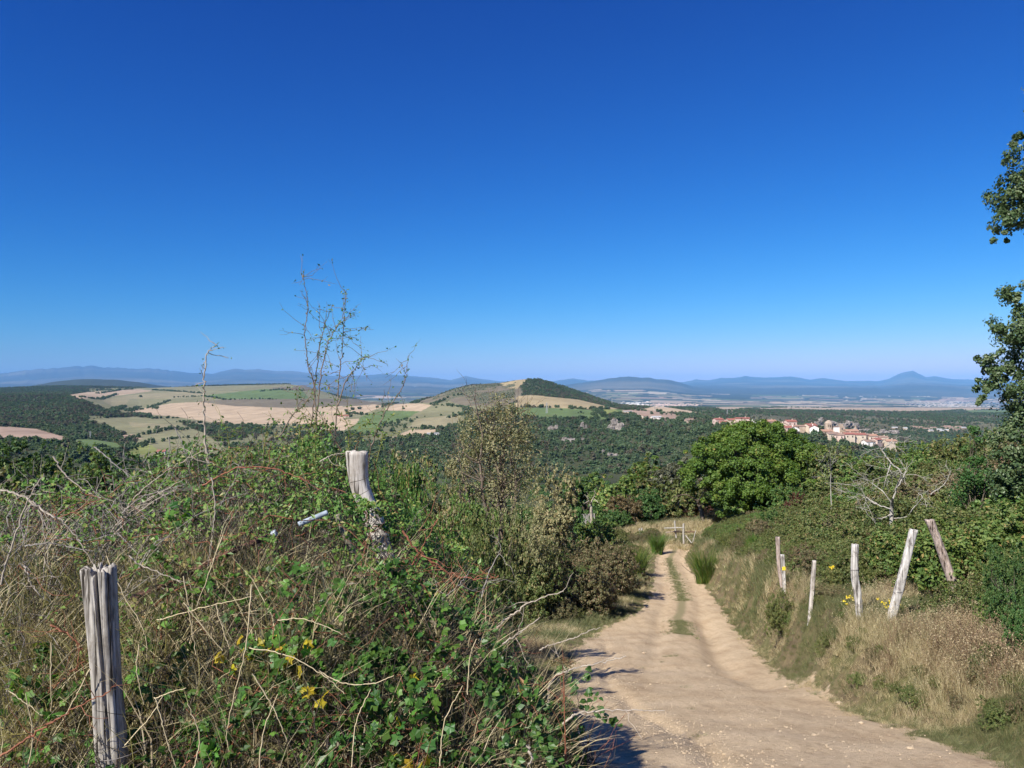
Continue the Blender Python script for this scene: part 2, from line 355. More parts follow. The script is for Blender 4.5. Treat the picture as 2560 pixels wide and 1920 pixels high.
def far_z(u, y):
    xd = (u * F + 1280) / S
    zs = []; ys = []
    for k in GK:
        p = np.array(GUIDE[k])
        row = np.interp(xd, p[:, 0], p[:, 1])
        if k == 34000: row = row - 1.0 + (0.9 + 1.3 * (xd < 420)) * fbm(xd / 9.0, xd * 0 + 3, 3, 4)
        elif k in (20000, 28000): row = row + 1.5 * fbm(xd / 14.0, xd * 0 + k, 3, 4)
        elif k >= 9000: row = row + 1.5 * fbm(xd / 40.0, xd * 0 + k, 3, 4)
        zs.append(EYE + (HOR - S * row) / F * k); ys.append(k)
    zs = np.array(zs); ys = np.array(ys, float)
    i = np.clip(np.searchsorted(ys, y) - 1, 0, len(ys) - 2)
    t = (y - ys[i]) / (ys[i + 1] - ys[i])
    idx = np.arange(zs.shape[1])
    return zs[i, idx] * (1 - t) + zs[i + 1, idx] * t

# grid: rays fanning out from the viewpoint, depths growing with distance
us = np.concatenate([np.linspace(-2.4, -0.76, 60, endpoint=False), np.linspace(-0.76, 0.76, 800), np.linspace(0.76, 2.4, 60)[1:]])
ys_ = np.concatenate([np.geomspace(0.8, 3, 20, endpoint=False), np.geomspace(3, 70, 230, endpoint=False), np.geomspace(70, 600, 50, endpoint=False),
                      np.geomspace(600, 4600, 190, endpoint=False), np.geomspace(4600, 60000, 110)])
ys_ = np.unique(np.concatenate([ys_, np.array(GK, float), np.array(GK, float) * 1.006]))[:-1]
U, Y = np.meshgrid(us, ys_)
X = U * Y
Z = np.zeros_like(X)
for j in range(len(ys_)):
    y = ys_[j]
    if y <= 600:
        Z[j] = near_z(X[j], np.full_like(X[j], y)) if y <= 400 else 0
    if y >= 600:
        Z[j] = far_z(us, np.full_like(us, y))
zf6 = far_z(us, np.full_like(us, 600.0)); zn1 = near_z(us * 110, np.full_like(us, 110.0))
for j in range(len(ys_)):
    y = ys_[j]
    if 110 < y < 600:
        t = math.log(y / 110) / math.log(600 / 110)
        mid = np.interp(y, PROF[:, 0], PROF[:, 1])
        a = zn1 + (mid - (-16.0))
        b = zf6
        w = sstep(0.35, 1.0, np.array(t))
        Z[j] = a * (1 - w) + b * w
# soften creases between survey depths (far part only), add gentle relief
jf = np.searchsorted(ys_, 640)
Zs = Z.copy()
jq = np.searchsorted(ys_, 5500)
for _ in range(2):
    Zs[jf:jq] = (Zs[jf - 1:jq - 1] + Zs[jf:jq] * 2 + Zs[jf + 1:jq + 1]) / 4
Z = Zs
rel = fbm(X / 90, Y / 90, 4, 11) * 3.0 * sstep(300, 900, Y) * (1 - sstep(2500, 6000, Y)) * (0.3 + 0.7 * sstep(500, 1000, Y))
big = fbm(X / 900, Y / 900, 5, 12) * 26 * sstep(7000, 14000, Y)
gull = -np.abs(fbm(X / 1500, Y / 2500, 5, 13)) * 120 * sstep(15000, 24000, Y) * (1 - sstep(30000, 33500, Y))
Z = Z + rel * 0.6 + big * 0.5 + gull * 0.6
lnY = np.log(ys_)

def ground(x, y):
    """height of the built terrain at (x, y)"""
    x = np.atleast_1d(np.asarray(x, float)); y = np.atleast_1d(np.asarray(y, float))
    yy = np.clip(y, ys_[0], ys_[-1] * 0.999); u = np.clip(x / yy, us[0], us[-1] - 1e-6)
    i = np.clip(np.searchsorted(us, u) - 1, 0, len(us) - 2); j = np.clip(np.searchsorted(ys_, yy) - 1, 0, len(ys_) - 2)
    a = (u - us[i]) / (us[i + 1] - us[i]); b = (yy - ys_[j]) / (ys_[j + 1] - ys_[j])
    z = (Z[j, i] * (1 - a) + Z[j, i + 1] * a) * (1 - b) + (Z[j + 1, i] * (1 - a) + Z[j + 1, i + 1] * a) * b
    nb = (y < ys_[0]) | (np.abs(x) > 2.4 * np.maximum(y, 0.01))
    if nb.any(): z = np.where(nb, near_z(x, y), z)
    return z
def g1(x, y): return float(ground(x, y)[0])

# ------------------------------------------------------------------ land use, painted once on the land itself
def inpoly(px, py, poly):
    c = np.zeros(px.shape, bool); n = len(poly); j = n - 1
    for i in range(n):
        xi, yi = poly[i]; xj, yj = poly[j]
        if yi != yj:
            c ^= ((yi > py) != (yj > py)) & (px < (xj - xi) * (py - yi) / (yj - yi) + xi)
        j = i
    return c
SAND = (0.42, 0.32, 0.215); SAND2 = (0.36, 0.275, 0.19); PINK = (0.33, 0.235, 0.175); OLIVE = (0.20, 0.19, 0.105); OLIVE2 = (0.25, 0.22, 0.13)
GRASSG = (0.115, 0.16, 0.06); BROWNF = (0.165, 0.14, 0.095); GOLD = (0.32, 0.255, 0.145); YG = (0.22, 0.24, 0.08)
FIELDS = [  # colour, near limit, far limit, outline
 (OLIVE, 600, 1700, [(200, 905), (292, 900), (380, 912), (440, 935), (520, 990), (340, 992), (262, 990), (300, 950), (240, 925)]),
 (OLIVE, 1500, 4700, [(150, 858), (208, 860), (300, 850), (330, 880), (270, 896), (240, 880)]),
 (OLIVE, 1300, 4700, [(300, 838), (660, 829), (740, 862), (900, 872), (1000, 862), (1120, 880), (1100, 903), (1000, 925), (900, 942), (800, 948), (640, 940), (440, 935), (330, 925), (275, 912), (330, 895), (230, 885), (190, 868), (250, 850)]),
 (SAND2, 1500, 4700, [(141, 854), (188, 847), (302, 840.5), (330, 844), (208, 861), (161, 861)]),
 (OLIVE2, 1500, 4700, [(218, 864), (302, 851), (420, 844), (440, 853), (370, 861), (279, 862), (270, 878), (240, 876)]),
 (SAND, 1200, 3500, [(275, 889), (370, 871), (470, 866), (504, 877), (600, 880), (739, 877), (745, 911), (620, 917), (470, 914), (386, 901), (302, 893)]),
 (GRASSG, 1500, 4700, [(447, 854), (571, 840), (655, 844), (668, 861), (487, 864)]),
 (BROWNF, 1500, 4700, [(420, 867), (504, 862), (655, 862), (760, 861), (880, 872), (860, 876), (739, 877), (621, 881), (504, 877)]),
 (BROWNF, 1900, 4700, [(575, 838), (655, 833), (690, 842), (655, 845)]),
 (PINK, 700, 1300, [(-900, 915), (0, 921), (77, 926), (144, 945), (134, 957), (44, 951), (-900, 950)]),
 (GRASSG, 650, 1300, [(148, 951), (188, 948), (262, 958), (259, 972), (188, 970)]),
 (YG, 650, 1200, [(269, 965), (322, 958), (345, 975), (290, 985)]),
 (PINK, 700, 1500, [(255, 941), (286, 938), (309, 948), (269, 950)]),
 (OLIVE2, 900, 1600, [(275, 911), (380, 918), (380, 927), (286, 922)]),
 (OLIVE, 900, 1500, [(300, 930), (420, 928), (440, 940), (330, 955)]),
 (SAND, 1200, 3000, [(735, 880), (810, 873), (828, 878), (780, 895), (740, 894)]),
 (SAND, 1200, 3200, [(825, 886), (855, 873), (905, 871), (932, 875), (910, 888)]),
 (SAND, 1000, 2500, [(685, 908), (790, 904), (800, 906), (740, 930), (687, 927)]),
 (SAND, 800, 2000, [(847, 946), (887, 928), (945, 928), (937, 936), (902, 944)]),
 (GRASSG, 1000, 2500, [(780, 900), (820, 888), (905, 888), (880, 904), (830, 917), (787, 938), (755, 936)]),
 (BROWNF, 1600, 3000, [(900, 868), (937, 858), (970, 856), (935, 873)]),
 (BROWNF, 1300, 2600, [(937, 856), (1017, 832), (1080, 829), (1117, 823), (1130, 850), (1123, 856), (1100, 876), (1000, 876)]),
 (OLIVE, 1300, 2400, [(937, 876), (1004, 880), (1010, 892), (967, 903), (905, 893)]),
 (OLIVE2, 1000, 2000, [(900, 905), (990, 895), (1010, 915), (950, 925), (880, 925)]),
 (GOLD, 1700, 2400, [(1080, 826), (1117, 817), (1140, 817), (1118, 840), (1095, 838)]),
 (GOLD, 1150, 2200, [(1118, 856), (1148, 853), (1248, 863), (1338, 884), (1273, 884), (1153, 879), (1110, 880)]),
 (GRASSG, 950, 1600, [(1110, 881), (1153, 880), (1273, 885), (1316, 905), (1173, 906), (1110, 900)]),
 (YG, 950, 1700, [(1298, 885), (1328, 884), (1341, 893), (1310, 898)]),
 (GRASSG, 950, 2500, [(1328, 884), (1348, 885), (1361, 896), (1343, 897)]),
 (PINK, 950, 2500, [(1343, 886), (1391, 884), (1481, 898), (1456, 908), (1406, 907), (1361, 897)]),
 (SAND, 1150, 5000, [(1345, 878), (1391, 883), (1418, 876), (1523, 893), (1481, 896), (1391, 885)]),
 (SAND2, 2000, 5200, [(1538, 880), (1676, 876), (1676, 886), (1561, 888)]),
 (SAND2, 2000, 7000, [(1659, 878), (1766, 880), (1984, 880), (2159, 880), (2159, 884), (1971, 890), (1859, 888), (1659, 885)]),
 (GRASSG, 1800, 5000, [(2084, 886), (2180, 886), (2180, 893), (2089, 892)]),
]
Xd = (U * F + 1280) / S
Yd = (HOR - (Z - EYE) / Y * F) / S
colr = np.zeros((*X.shape, 3)); colr[:] = (0.055, 0.062, 0.032)
forest = np.ones(X.shape)
nz = fbm(X / 60, Y / 60, 4, 21)[..., None]
colr *= (1 + 0.5 * nz)
# plain beyond 5 km: a patchwork of fields
pr = np.random.default_rng(3)
sel = (Y > 4700) & (Y < 17000) & (np.abs(U) < 0.8)
nc = 900
sy = pr.uniform(4700, 17000, nc) ; sx = pr.uniform(-0.8, 0.8, nc) * sy
cc = [(.44, .37, .27), SAND, SAND2, OLIVE2, OLIVE, GRASSG, (0.06, 0.07, 0.04), PINK, (0.09, 0.10, 0.05)]
scol = np.array([cc[k] for k in pr.integers(0, len(cc), nc)])
P = np.stack([X[sel] / 1.6, Y[sel]], 1).astype(np.float32); Q = np.stack([sx / 1.6, sy], 1).astype(np.float32)
best = np.zeros(len(P), int); b1 = np.zeros(len(P)); b2 = np.zeros(len(P))
for s0 in range(0, len(P), 20000):
    d = ((P[s0:s0 + 20000, None, :] - Q[None]) ** 2).sum(-1)
    o2 = np.partition(d, 1, axis=1)[:, :2]
    best[s0:s0 + 20000] = d.argmin(1); b1[s0:s0 + 20000] = np.sqrt(o2[:, 0]); b2[s0:s0 + 20000] = np.sqrt(o2[:, 1])
pc = scol[best]
hed = (b2 - b1) < 45
pc[hed] = (0.05, 0.06, 0.035)
wood = fbm(P[:, 0] / 1100, P[:, 1] / 1100, 3, 31) > np.interp(P[:, 1], [4700, 11000, 14500, 17000], [0.35, 0.2, 0.0, -0.25])
wood |= (Xd[sel] < 430) & (Y[sel] < 9600)
pc[wood] = (0.045, 0.055, 0.035)
colr[sel] = pc * (1 + 0.15 * fbm(X[sel] / 300, Y[sel] / 300, 3, 33)[:, None])
forest[Y > 4700] = 0
mt = Y >= 15000
mcol = np.array((0.055, 0.062, 0.045)) + np.clip(fbm(X / 2600, Y / 1600, 5, 41), 0, 1)[..., None] * np.array((0.17, 0.14, 0.10)) * (1 + 0 * X[..., None])
colr[mt] = mcol[mt]
wob = 1.2 * fbm(Xd / 12, Yd / 6, 3, 51)
for c, d0, d1, poly in FIELDS:
    k = (Y > d0) & (Y < d1)
    m_ = np.zeros(X.shape, bool)
    m_[k] = inpoly(Xd[k] + 2 * wob[k], Yd[k] + 0.5 * wob[k], poly)
    v = 1 + 0.22 * fbm(X / 16, Y / 90, 3, 61)[m_][:, None] + 0.15 * fbm(X / 150, Y / 150, 2, 62)[m_][:, None]
    colr[m_] = np.array(c) * v
    forest[m_] = 0.0
# scrub and rough pasture between the fields
rough = (forest > 0) & (Y > 900) & (fbm(X / 160, Y / 260, 3, 71) > 0.12) & (Xd > 190) & (Xd < 1100) & (Yd > 838)
colr[rough] = np.array((0.15, 0.15, 0.08)) * (1 + 0.4 * nz[rough]); forest[rough] = 0.12
hillw = (Xd > 935) & (Xd < 1112) & (Yd < 872) & (Y > 1500) & (Y < 2600) & (fbm(X / 60, Y / 110, 4, 98) > -0.12)
colr[hillw] = np.array((0.12, 0.12, 0.07)) * (1 + 0.5 * nz[hillw]); forest[hillw] = 0.5
plat = (Xd > 1480) & (Y > 1350) & (forest > 0)
op = fbm(X / 170, Y / 260, 4, 97)
colr[plat] = (np.array((0.115, 0.11, 0.065)) * (1 + 0.5 * nz[plat])); forest = np.where(plat, np.clip(0.55 + 1.6 * op, 0.08, 1.0), forest)
forest[(Y < 560)] = 0
path_m = sstep(-0.12, 0.22, X - np.interp(Y, PATH[:, 0], PATH[:, 1]) + 0.35 * fbm(X * 1.5, Y * 1.5, 3, 81)) * sstep(-0.12, 0.22, np.interp(Y, PATH[:, 0], PATH[:, 2]) - X + 0.30 * fbm(X * 1.5, Y * 1.5, 3, 82))
path_m = path_m * (Y < 63)
xlY = np.interp(Y, PATH[:, 0], PATH[:, 1]); xrY = np.interp(Y, PATH[:, 0], PATH[:, 2])
mid_m = np.exp(-((X - np.where(Y < 28, xrY - 1.9, (xlY + xrY) / 2)) / 0.30) ** 2) * sstep(19, 26, Y) * (Y < 60)
near_m = 1 - sstep(90, 160, Y)

def grid_faces(nr, ncol, keep=None):
    a = (np.arange(nr - 1)[:, None] * ncol + np.arange(ncol - 1)[None]).ravel()
    f = np.stack([a, a + 1, a + 1 + ncol, a + ncol], 1)
    return f if keep is None else f[keep.ravel()]

def ground_mat():
    m, nt, out = new_mat('land')
    geo = N(nt, 'ShaderNodeNewGeometry')
    pos = geo.outputs['Position']
    def noise(scale, det=6.0, rough=0.6, vec=None):
        n = N(nt, 'ShaderNodeTexNoise', Scale=scale, Detail=det, Roughness=rough)
        if vec:
            mp = N(nt, 'ShaderNodeMapping'); mp.inputs['Scale'].default_value = vec; nt.links.new(pos, mp.inputs[0]); nt.links.new(mp.outputs[0], n.inputs['Vector'])
        else: nt.links.new(pos, n.inputs['Vector'])
        return n.outputs['Fac']
    col = N(nt, 'ShaderNodeAttribute', attribute_name='col').outputs['Color']
    pm = N(nt, 'ShaderNodeAttribute', attribute_name='path').outputs['Fac']
    mm = N(nt, 'ShaderNodeAttribute', attribute_name='strip').outputs['Fac']
    nm = N(nt, 'ShaderNodeAttribute', attribute_name='near').outputs['Fac']
    # track: sandy earth with grit and damp tints
    n1 = noise(1.1, 8, 0.6); n2 = noise(14, 8, 0.7); n3 = noise(90, 4, 0.7); n5 = noise(0.35, 4, 0.5)
    earth = ramp(nt, n1, [(0.30, (0.42, 0.305, 0.19)), (0.5, (0.50, 0.38, 0.245)), (0.72, (0.56, 0.435, 0.29))])
    earth = mixc(nt, 1.0, earth, ramp(nt, n2, [(0.30, (0.74, 0.72, 0.68)), (0.5, (1, 1, 1)), (0.75, (1.1, 1.1, 1.1))]), 'MULTIPLY')
    earth = mixc(nt, 1.0, earth, ramp(nt, n3, [(0.30, (0.72, 0.70, 0.67)), (0.48, (1, 1, 1)), (0.66, (1.02, 1.02, 1.02)), (0.72, (1.25, 1.25, 1.25))]), 'MULTIPLY')
    vo = N(nt, 'ShaderNodeTexVoronoi', Scale=45.0); nt.links.new(pos, vo.inputs['Vector'])
    peb = ramp(nt, vo.outputs['Distance'], [(0.16, (1, 1, 1)), (0.24, (0, 0, 0))])
    pebsel = ramp(nt, n2, [(0.60, (0, 0, 0)), (0.68, (1, 1, 1))])
    pf = math_n(nt, 'MULTIPLY', peb, pebsel)
    st = noise(1.0, 5, 0.6, (5.0, 0.6, 1.0))
    earth = mixc(nt, 1.0, earth, ramp(nt, st, [(0.32, (0.86, 0.84, 0.82)), (0.5, (1, 1, 1)), (0.7, (1.06, 1.05, 1.04))]), 'MULTIPLY')
    dk = noise(4.5, 6, 0.7)
    earth = mixc(nt, 1.0, earth, ramp(nt, dk, [(0.28, (0.62, 0.58, 0.52)), (0.38, (1, 1, 1))]), 'MULTIPLY')
    earth = mixc(nt, math_n(nt, 'MULTIPLY', pf, 0.6), earth, (0.60, 0.52, 0.42))
    # verge: litter, dead grass, soil
    verge = ramp(nt, n1, [(0.25, (0.10, 0.075, 0.045)), (0.45, (0.20, 0.155, 0.085)), (0.6, (0.15, 0.145, 0.06)), (0.8, (0.28, 0.22, 0.13))])
    verge = mixc(nt, 1.0, verge, ramp(nt, n2, [(0.3, (0.6, 0.6, 0.6)), (0.7, (1.25, 1.25, 1.25))]), 'MULTIPLY')
    thr = math_n(nt, 'ADD', pm, math_n(nt, 'MULTIPLY', math_n(nt, 'SUBTRACT', n2, 0.5), 0.9))
    pmask = ramp(nt, thr, [(0.42, (0, 0, 0)), (0.62, (1, 1, 1))])
    nearc = mixc(nt, pmask, verge, earth)
    smask = ramp(nt, math_n(nt, 'ADD', mm, math_n(nt, 'MULTIPLY', math_n(nt, 'SUBTRACT', n2, 0.5), 1.2)), [(0.55, (0, 0, 0)), (0.9, (1, 1, 1))])
    nearc = mixc(nt, smask, nearc, (0.26, 0.22, 0.12))
    # far country: fine mottling only
    farn = noise(0.05, 8, 0.65)
    farc = mixc(nt, 1.0, col, ramp(nt, farn, [(0.3, (0.82, 0.82, 0.82)), (0.7, (1.15, 1.15, 1.15))]), 'MULTIPLY')
    c = mixc(nt, nm, farc, nearc)
    p = N(nt, 'ShaderNodeBsdfPrincipled', Roughness=0.95); p.inputs['Specular IOR Level'].default_value = 0.1
    nt.links.new(c, p.inputs['Base Color'])
    h = math_n(nt, 'ADD', math_n(nt, 'MULTIPLY', n2, 0.035), math_n(nt, 'ADD', math_n(nt, 'MULTIPLY', n3, 0.010), math_n(nt, 'MULTIPLY', pf, 0.012)))
    bp = N(nt, 'ShaderNodeBump', Distance=1.0); nt.links.new(h, bp.inputs['Height'])
    nt.links.new(math_n(nt, 'MULTIPLY', nm, 0.7), bp.inputs['Strength'])
    nt.links.new(bp.outputs[0], p.inputs['Normal'])
    nt.links.new(p.outputs[0], out.inputs['Surface'])
    return m
M['land'] = ground_mat()

def land_mesh(name, X, Y, Z, faces, col, pm, mm, nm):
    V = np.stack([X, Y, Z], -1).reshape(-1, 3)
    c4 = np.concatenate([np.clip(col, 0, 1).reshape(-1, 3), np.ones((V.shape[0], 1))], 1)
    me = np_mesh(name, V, faces, True, {'col': ('POINT', 'FLOAT_COLOR', c4), 'path': ('POINT', 'FLOAT', pm.ravel()), 'strip': ('POINT', 'FLOAT', mm.ravel()), 'near': ('POINT', 'FLOAT', nm.ravel())})
    return link(name, me, M['land'])
jn = int(np.searchsorted(ys_, 75)); jm = int(np.searchsorted(ys_, 4600)); jh = int(np.searchsorted(ys_, 14500))
def sub(a, lo, hi): return a[lo:hi]
for nm_, lo, hi in (('ground', 0, jn + 1), ('valley_terrain', jn, jm + 1), ('plain', jm, jh + 1), ('mountains', jh, len(ys_))):
    o = land_mesh(nm_, sub(X, lo, hi), sub(Y, lo, hi), sub(Z, lo, hi), grid_faces(hi - lo, len(us)), sub(colr, lo, hi), sub(path_m, lo, hi), sub(mid_m, lo, hi), sub(near_m, lo, hi))
    tag(o, kind='structure')
# the same hillside beside and behind the viewpoint
gx = np.linspace(-150, 150, 151); gy = np.linspace(-60, 62, 62)
GX, GY = np.meshgrid(gx, gy); GZ = near_z(GX, GY) - 0.03
cxm = (GX[:-1, :-1] + GX[1:, 1:]) / 2; cym = (GY[:-1, :-1] + GY[1:, 1:]) / 2
keep = ~((cym > 3) & (np.abs(cxm) < 2.4 * cym - 3.5))
pmb = sstep(-0.1, 0.2, GX - np.interp(GY, PATH[:, 0], PATH[:, 1])) * sstep(-0.1, 0.2, np.interp(GY, PATH[:, 0], PATH[:, 2]) - GX)
o = land_mesh('hillside_ground', GX, GY, GZ, grid_faces(len(gy), len(gx), keep), np.zeros((*GX.shape, 3)) + 0.1, pmb, GX * 0, GX * 0 + 1)
tag(o, kind='structure')
# far land wide of the view, a coarse apron out to the horizon
th = np.linspace(R(67), R(293), 60); rr = np.array([45, 150, 600, 3000, 15000, 60000.])
TH, RR = np.meshgrid(th, rr); AX = np.sin(TH) * RR; AY = np.cos(TH) * RR
AZ = np.where(RR < 60, near_z(AX, AY) - 0.4, -8.0) + np.where(RR >= 600, -60, 0)
o = land_mesh('outer_terrain', AX, AY, AZ, grid_faces(len(rr), len(th))[:, ::-1], np.zeros((*AX.shape, 3)) + np.array((0.10, 0.11, 0.05)), AX * 0, AX * 0, AX * 0)
tag(o, kind='structure')

# haze: one closed box of thin air round it all
def box_mesh(name, x0, x1, y0, y1, z0, z1):
    V = [(x, y, z) for z in (z0, z1) for y in (y0, y1) for x in (x0, x1)]
    return np_mesh(name, V, np.array([(0, 2, 3, 1), (4, 5, 7, 6), (0, 1, 5, 4), (2, 6, 7, 3), (0, 4, 6, 2), (1, 3, 7, 5)]))
hm, hnt, hout = new_mat('haze')
pv = N(hnt, 'ShaderNodeVolumePrincipled', Density=3.1e-5, Anisotropy=-0.2)
pv.inputs['Color'].default_value = (0.22, 0.53, 1.0, 1)
hnt.links.new(pv.outputs[0], hout.inputs['Volume'])
zlow = min(float(Z.min()), float(AZ.min()), float(GZ.min()))
ho = link("haze", box_mesh('haze', -150000, 150000, -70000, 62000, zlow - 1, float(Z.max()) + 60), hm)
tag(ho, kind='stuff')

# ------------------------------------------------------------------ plant geometry
def leaf_quads(C, Nn, L, Wd, r, droop=0.0, up=None):
    """one bent rhombus per leaf. C centres, Nn normals, L/Wd sizes"""
    n = len(C)
    t = r.normal(size=(n, 3))
    if up is not None: t = t * (1 - up) + np.array((0, 0, 1.0)) * up * 2
    t = unit(t - (t * Nn).sum(1, keepdims=True) * Nn)
    b = np.cross(Nn, t)
    L = np.broadcast_to(L, (n,))[:, None]; Wd = np.broadcast_to(Wd, (n,))[:, None]
    base = C - t * L * 0.5; tip = C + t * L * 0.5 - Nn * L * droop
    mid = C - t * L * 0.05
    a_ = mid + b * Wd * 0.5; c_ = mid - b * Wd * 0.5
    V = np.stack([base, a_, tip, c_], 1).reshape(-1, 3)
    Fc = np.arange(n * 4).reshape(n, 4)
    return V, Fc

def tubes(paths, sides=4):
    """paths: list of (points (k,3), radii (k,)); returns V, F quads"""
    Vs = []; Fs = []; off = 0
    ang = np.arange(sides) / sides * 2 * math.pi
    for pts, rad in paths:
        pts = np.asarray(pts, float); k = len(pts)
        rad = np.broadcast_to(rad, (k,))
        d = np.gradient(pts, axis=0); d = unit(d)
        ref = np.array((0, 0, 1.0)) if abs(d[:, 2]).mean() < 0.8 else np.array((1.0, 0.2, 0))
        a = unit(np.cross(d, ref)); b = np.cross(d, a)
        ring = pts[:, None, :] + rad[:, None, None] * (np.cos(ang)[None, :, None] * a[:, None, :] + np.sin(ang)[None, :, None] * b[:, None, :])
        Vs.append(ring.reshape(-1, 3))
        i = np.arange(k - 1)[:, None] * sides + np.arange(sides)[None]
        j = np.arange(k - 1)[:, None] * sides + (np.arange(sides)[None] + 1) % sides
        Fs.append(np.stack([i, j, j + sides, i + sides], -1).reshape(-1, 4) + off)
        off += k * sides
    return np.concatenate(Vs), np.concatenate(Fs)

def wander(a, b, k, amp, r, sag=0.0):
    a = np.asarray(a, float); b = np.asarray(b, float)
    t = np.linspace(0, 1, k)[:, None]
    p = a * (1 - t) + b * t
    j = np.cumsum(r.normal(size=(k, 3)), 0); j = j - j[0] - (j[-1] - j[0]) * t
    p = p + j * amp * np.linalg.norm(b - a) / math.sqrt(k)
    p[:, 2] += sag * 4 * (t * (1 - t))[:, 0]
    return p

def smooth_line(pts, k=None):
    """Catmull-Rom through pts"""
    P_ = np.array([np.array(p, float) for p in pts]); n = len(P_)
    k = k or n * 5
    E = np.vstack([2 * P_[0] - P_[1], P_, 2 * P_[-1] - P_[-2]])
    out = []
    for t in np.linspace(0, n - 1 - 1e-6, k):
        i = int(t); f = t - i; p0, p1, p2, p3 = E[i:i + 4]
        out.append(0.5 * ((2 * p1) + (-p0 + p2) * f + (2 * p0 - 5 * p1 + 4 * p2 - p3) * f * f + (-p0 + 3 * p1 - 3 * p2 + p3) * f ** 3))
    return np.array(out)

def foliage_mesh(name, blobs, nclump, nleaf, L, Wd, r, spread=0.16, upn=0.35, inner=0.55, flat=1.0):
    """blobs: (cx,cy,cz,rx,ry,rz). Leaves gather in clumps near the blobs' surfaces."""
    B = np.array(blobs, float)
    wgt = (B[:, 3] * B[:, 4] + B[:, 3] * B[:, 5]); wgt /= wgt.sum()
    bi = r.choice(len(B), nclump, p=wgt)
    d = unit(r.normal(size=(nclump, 3)))
    rad = inner + (1 - inner) * r.random(nclump) ** 0.6
    cc_ = B[bi, :3] + d * B[bi, 3:6] * rad[:, None]
    csz = spread * B[bi, 3:6].mean(1) * r.uniform(0.6, 1.3, nclump)
    ci = r.integers(0, nclump, nleaf)
    off = unit(r.normal(size=(nleaf, 3))) * (r.random((nleaf, 1)) ** 0.5)
    off[:, 2] *= flat
    C = cc_[ci] + off * csz[ci][:, None]
    nn = unit(d[ci] * 0.5 + off * 0.8 + np.array((0, 0, upn)) + r.normal(size=(nleaf, 3)) * 0.55)
    s = r.uniform(0.7, 1.3, nleaf)
    V, Fc = leaf_quads(C, nn, L * s, Wd * s, r, 0.15)
    ctint = r.random(nclump)
    v = np.clip(0.45 * ctint[ci] + 0.55 * r.random(nleaf), 0, 1)
    return np_mesh(name, V, Fc, False, {'v': ('FACE', 'FLOAT', v)}), cc_

def limbs_mesh(name, base, clumps, r, r0, nl=10, hub=0.35, sides=5, per=6, amp=0.10):
    """trunk to a fork, limbs to clump groups, twigs to clumps"""
    paths = []
    base = np.array(base, float); cen = clumps.mean(0)
    fork = base + (cen - base) * hub
    paths.append((wander(base + (0, 0, -0.15 * np.linalg.norm(fork - base)), fork, 6, amp, r), np.linspace(r0 * 1.25, r0 * 0.8, 6)))
    idx = r.choice(len(clumps), min(nl, len(clumps)), replace=False)
    for i in idx:
        tgt = clumps[i] * 0.92 + cen * 0.08
        l = wander(fork, tgt, 8, amp, r, 0.03 * np.linalg.norm(tgt - fork))
        paths.append((l, np.linspace(r0 * 0.55, r0 * 0.1, 8)))
        dd = np.linalg.norm(clumps - tgt, axis=1)
        for j in np.argsort(dd)[1:1 + per]:
            k = r.integers(3, 7)
            paths.append((wander(l[k], clumps[j], 5, amp, r), np.linspace(r0 * 0.16, r0 * 0.04, 5)))
    V, Fc = tubes(paths, sides)
    return np_mesh(name, V, Fc, True)

# ------------------------------------------------------------------ shrub and tree stock (each kind built once, copied with its parts)
def dome_blobs(r, n, rx, rz, rag=0.25):
    out = [(0, 0, rz * 0.5, rx * 0.75, rx * 0.75, rz * 0.5)]
    for _ in range(n):
        a = r.uniform(0, 2 * math.pi); q = rx * r.uniform(0.3, 0.75); h = rz * r.uniform(0.25, 0.85)
        s = rx * r.uniform(0.22, 0.42) * (1.15 - 0.4 * h / rz)
        out.append((math.cos(a) * q, math.sin(a) * q, h, s, s, s * r.uniform(0.7, 1.1)))
    return out

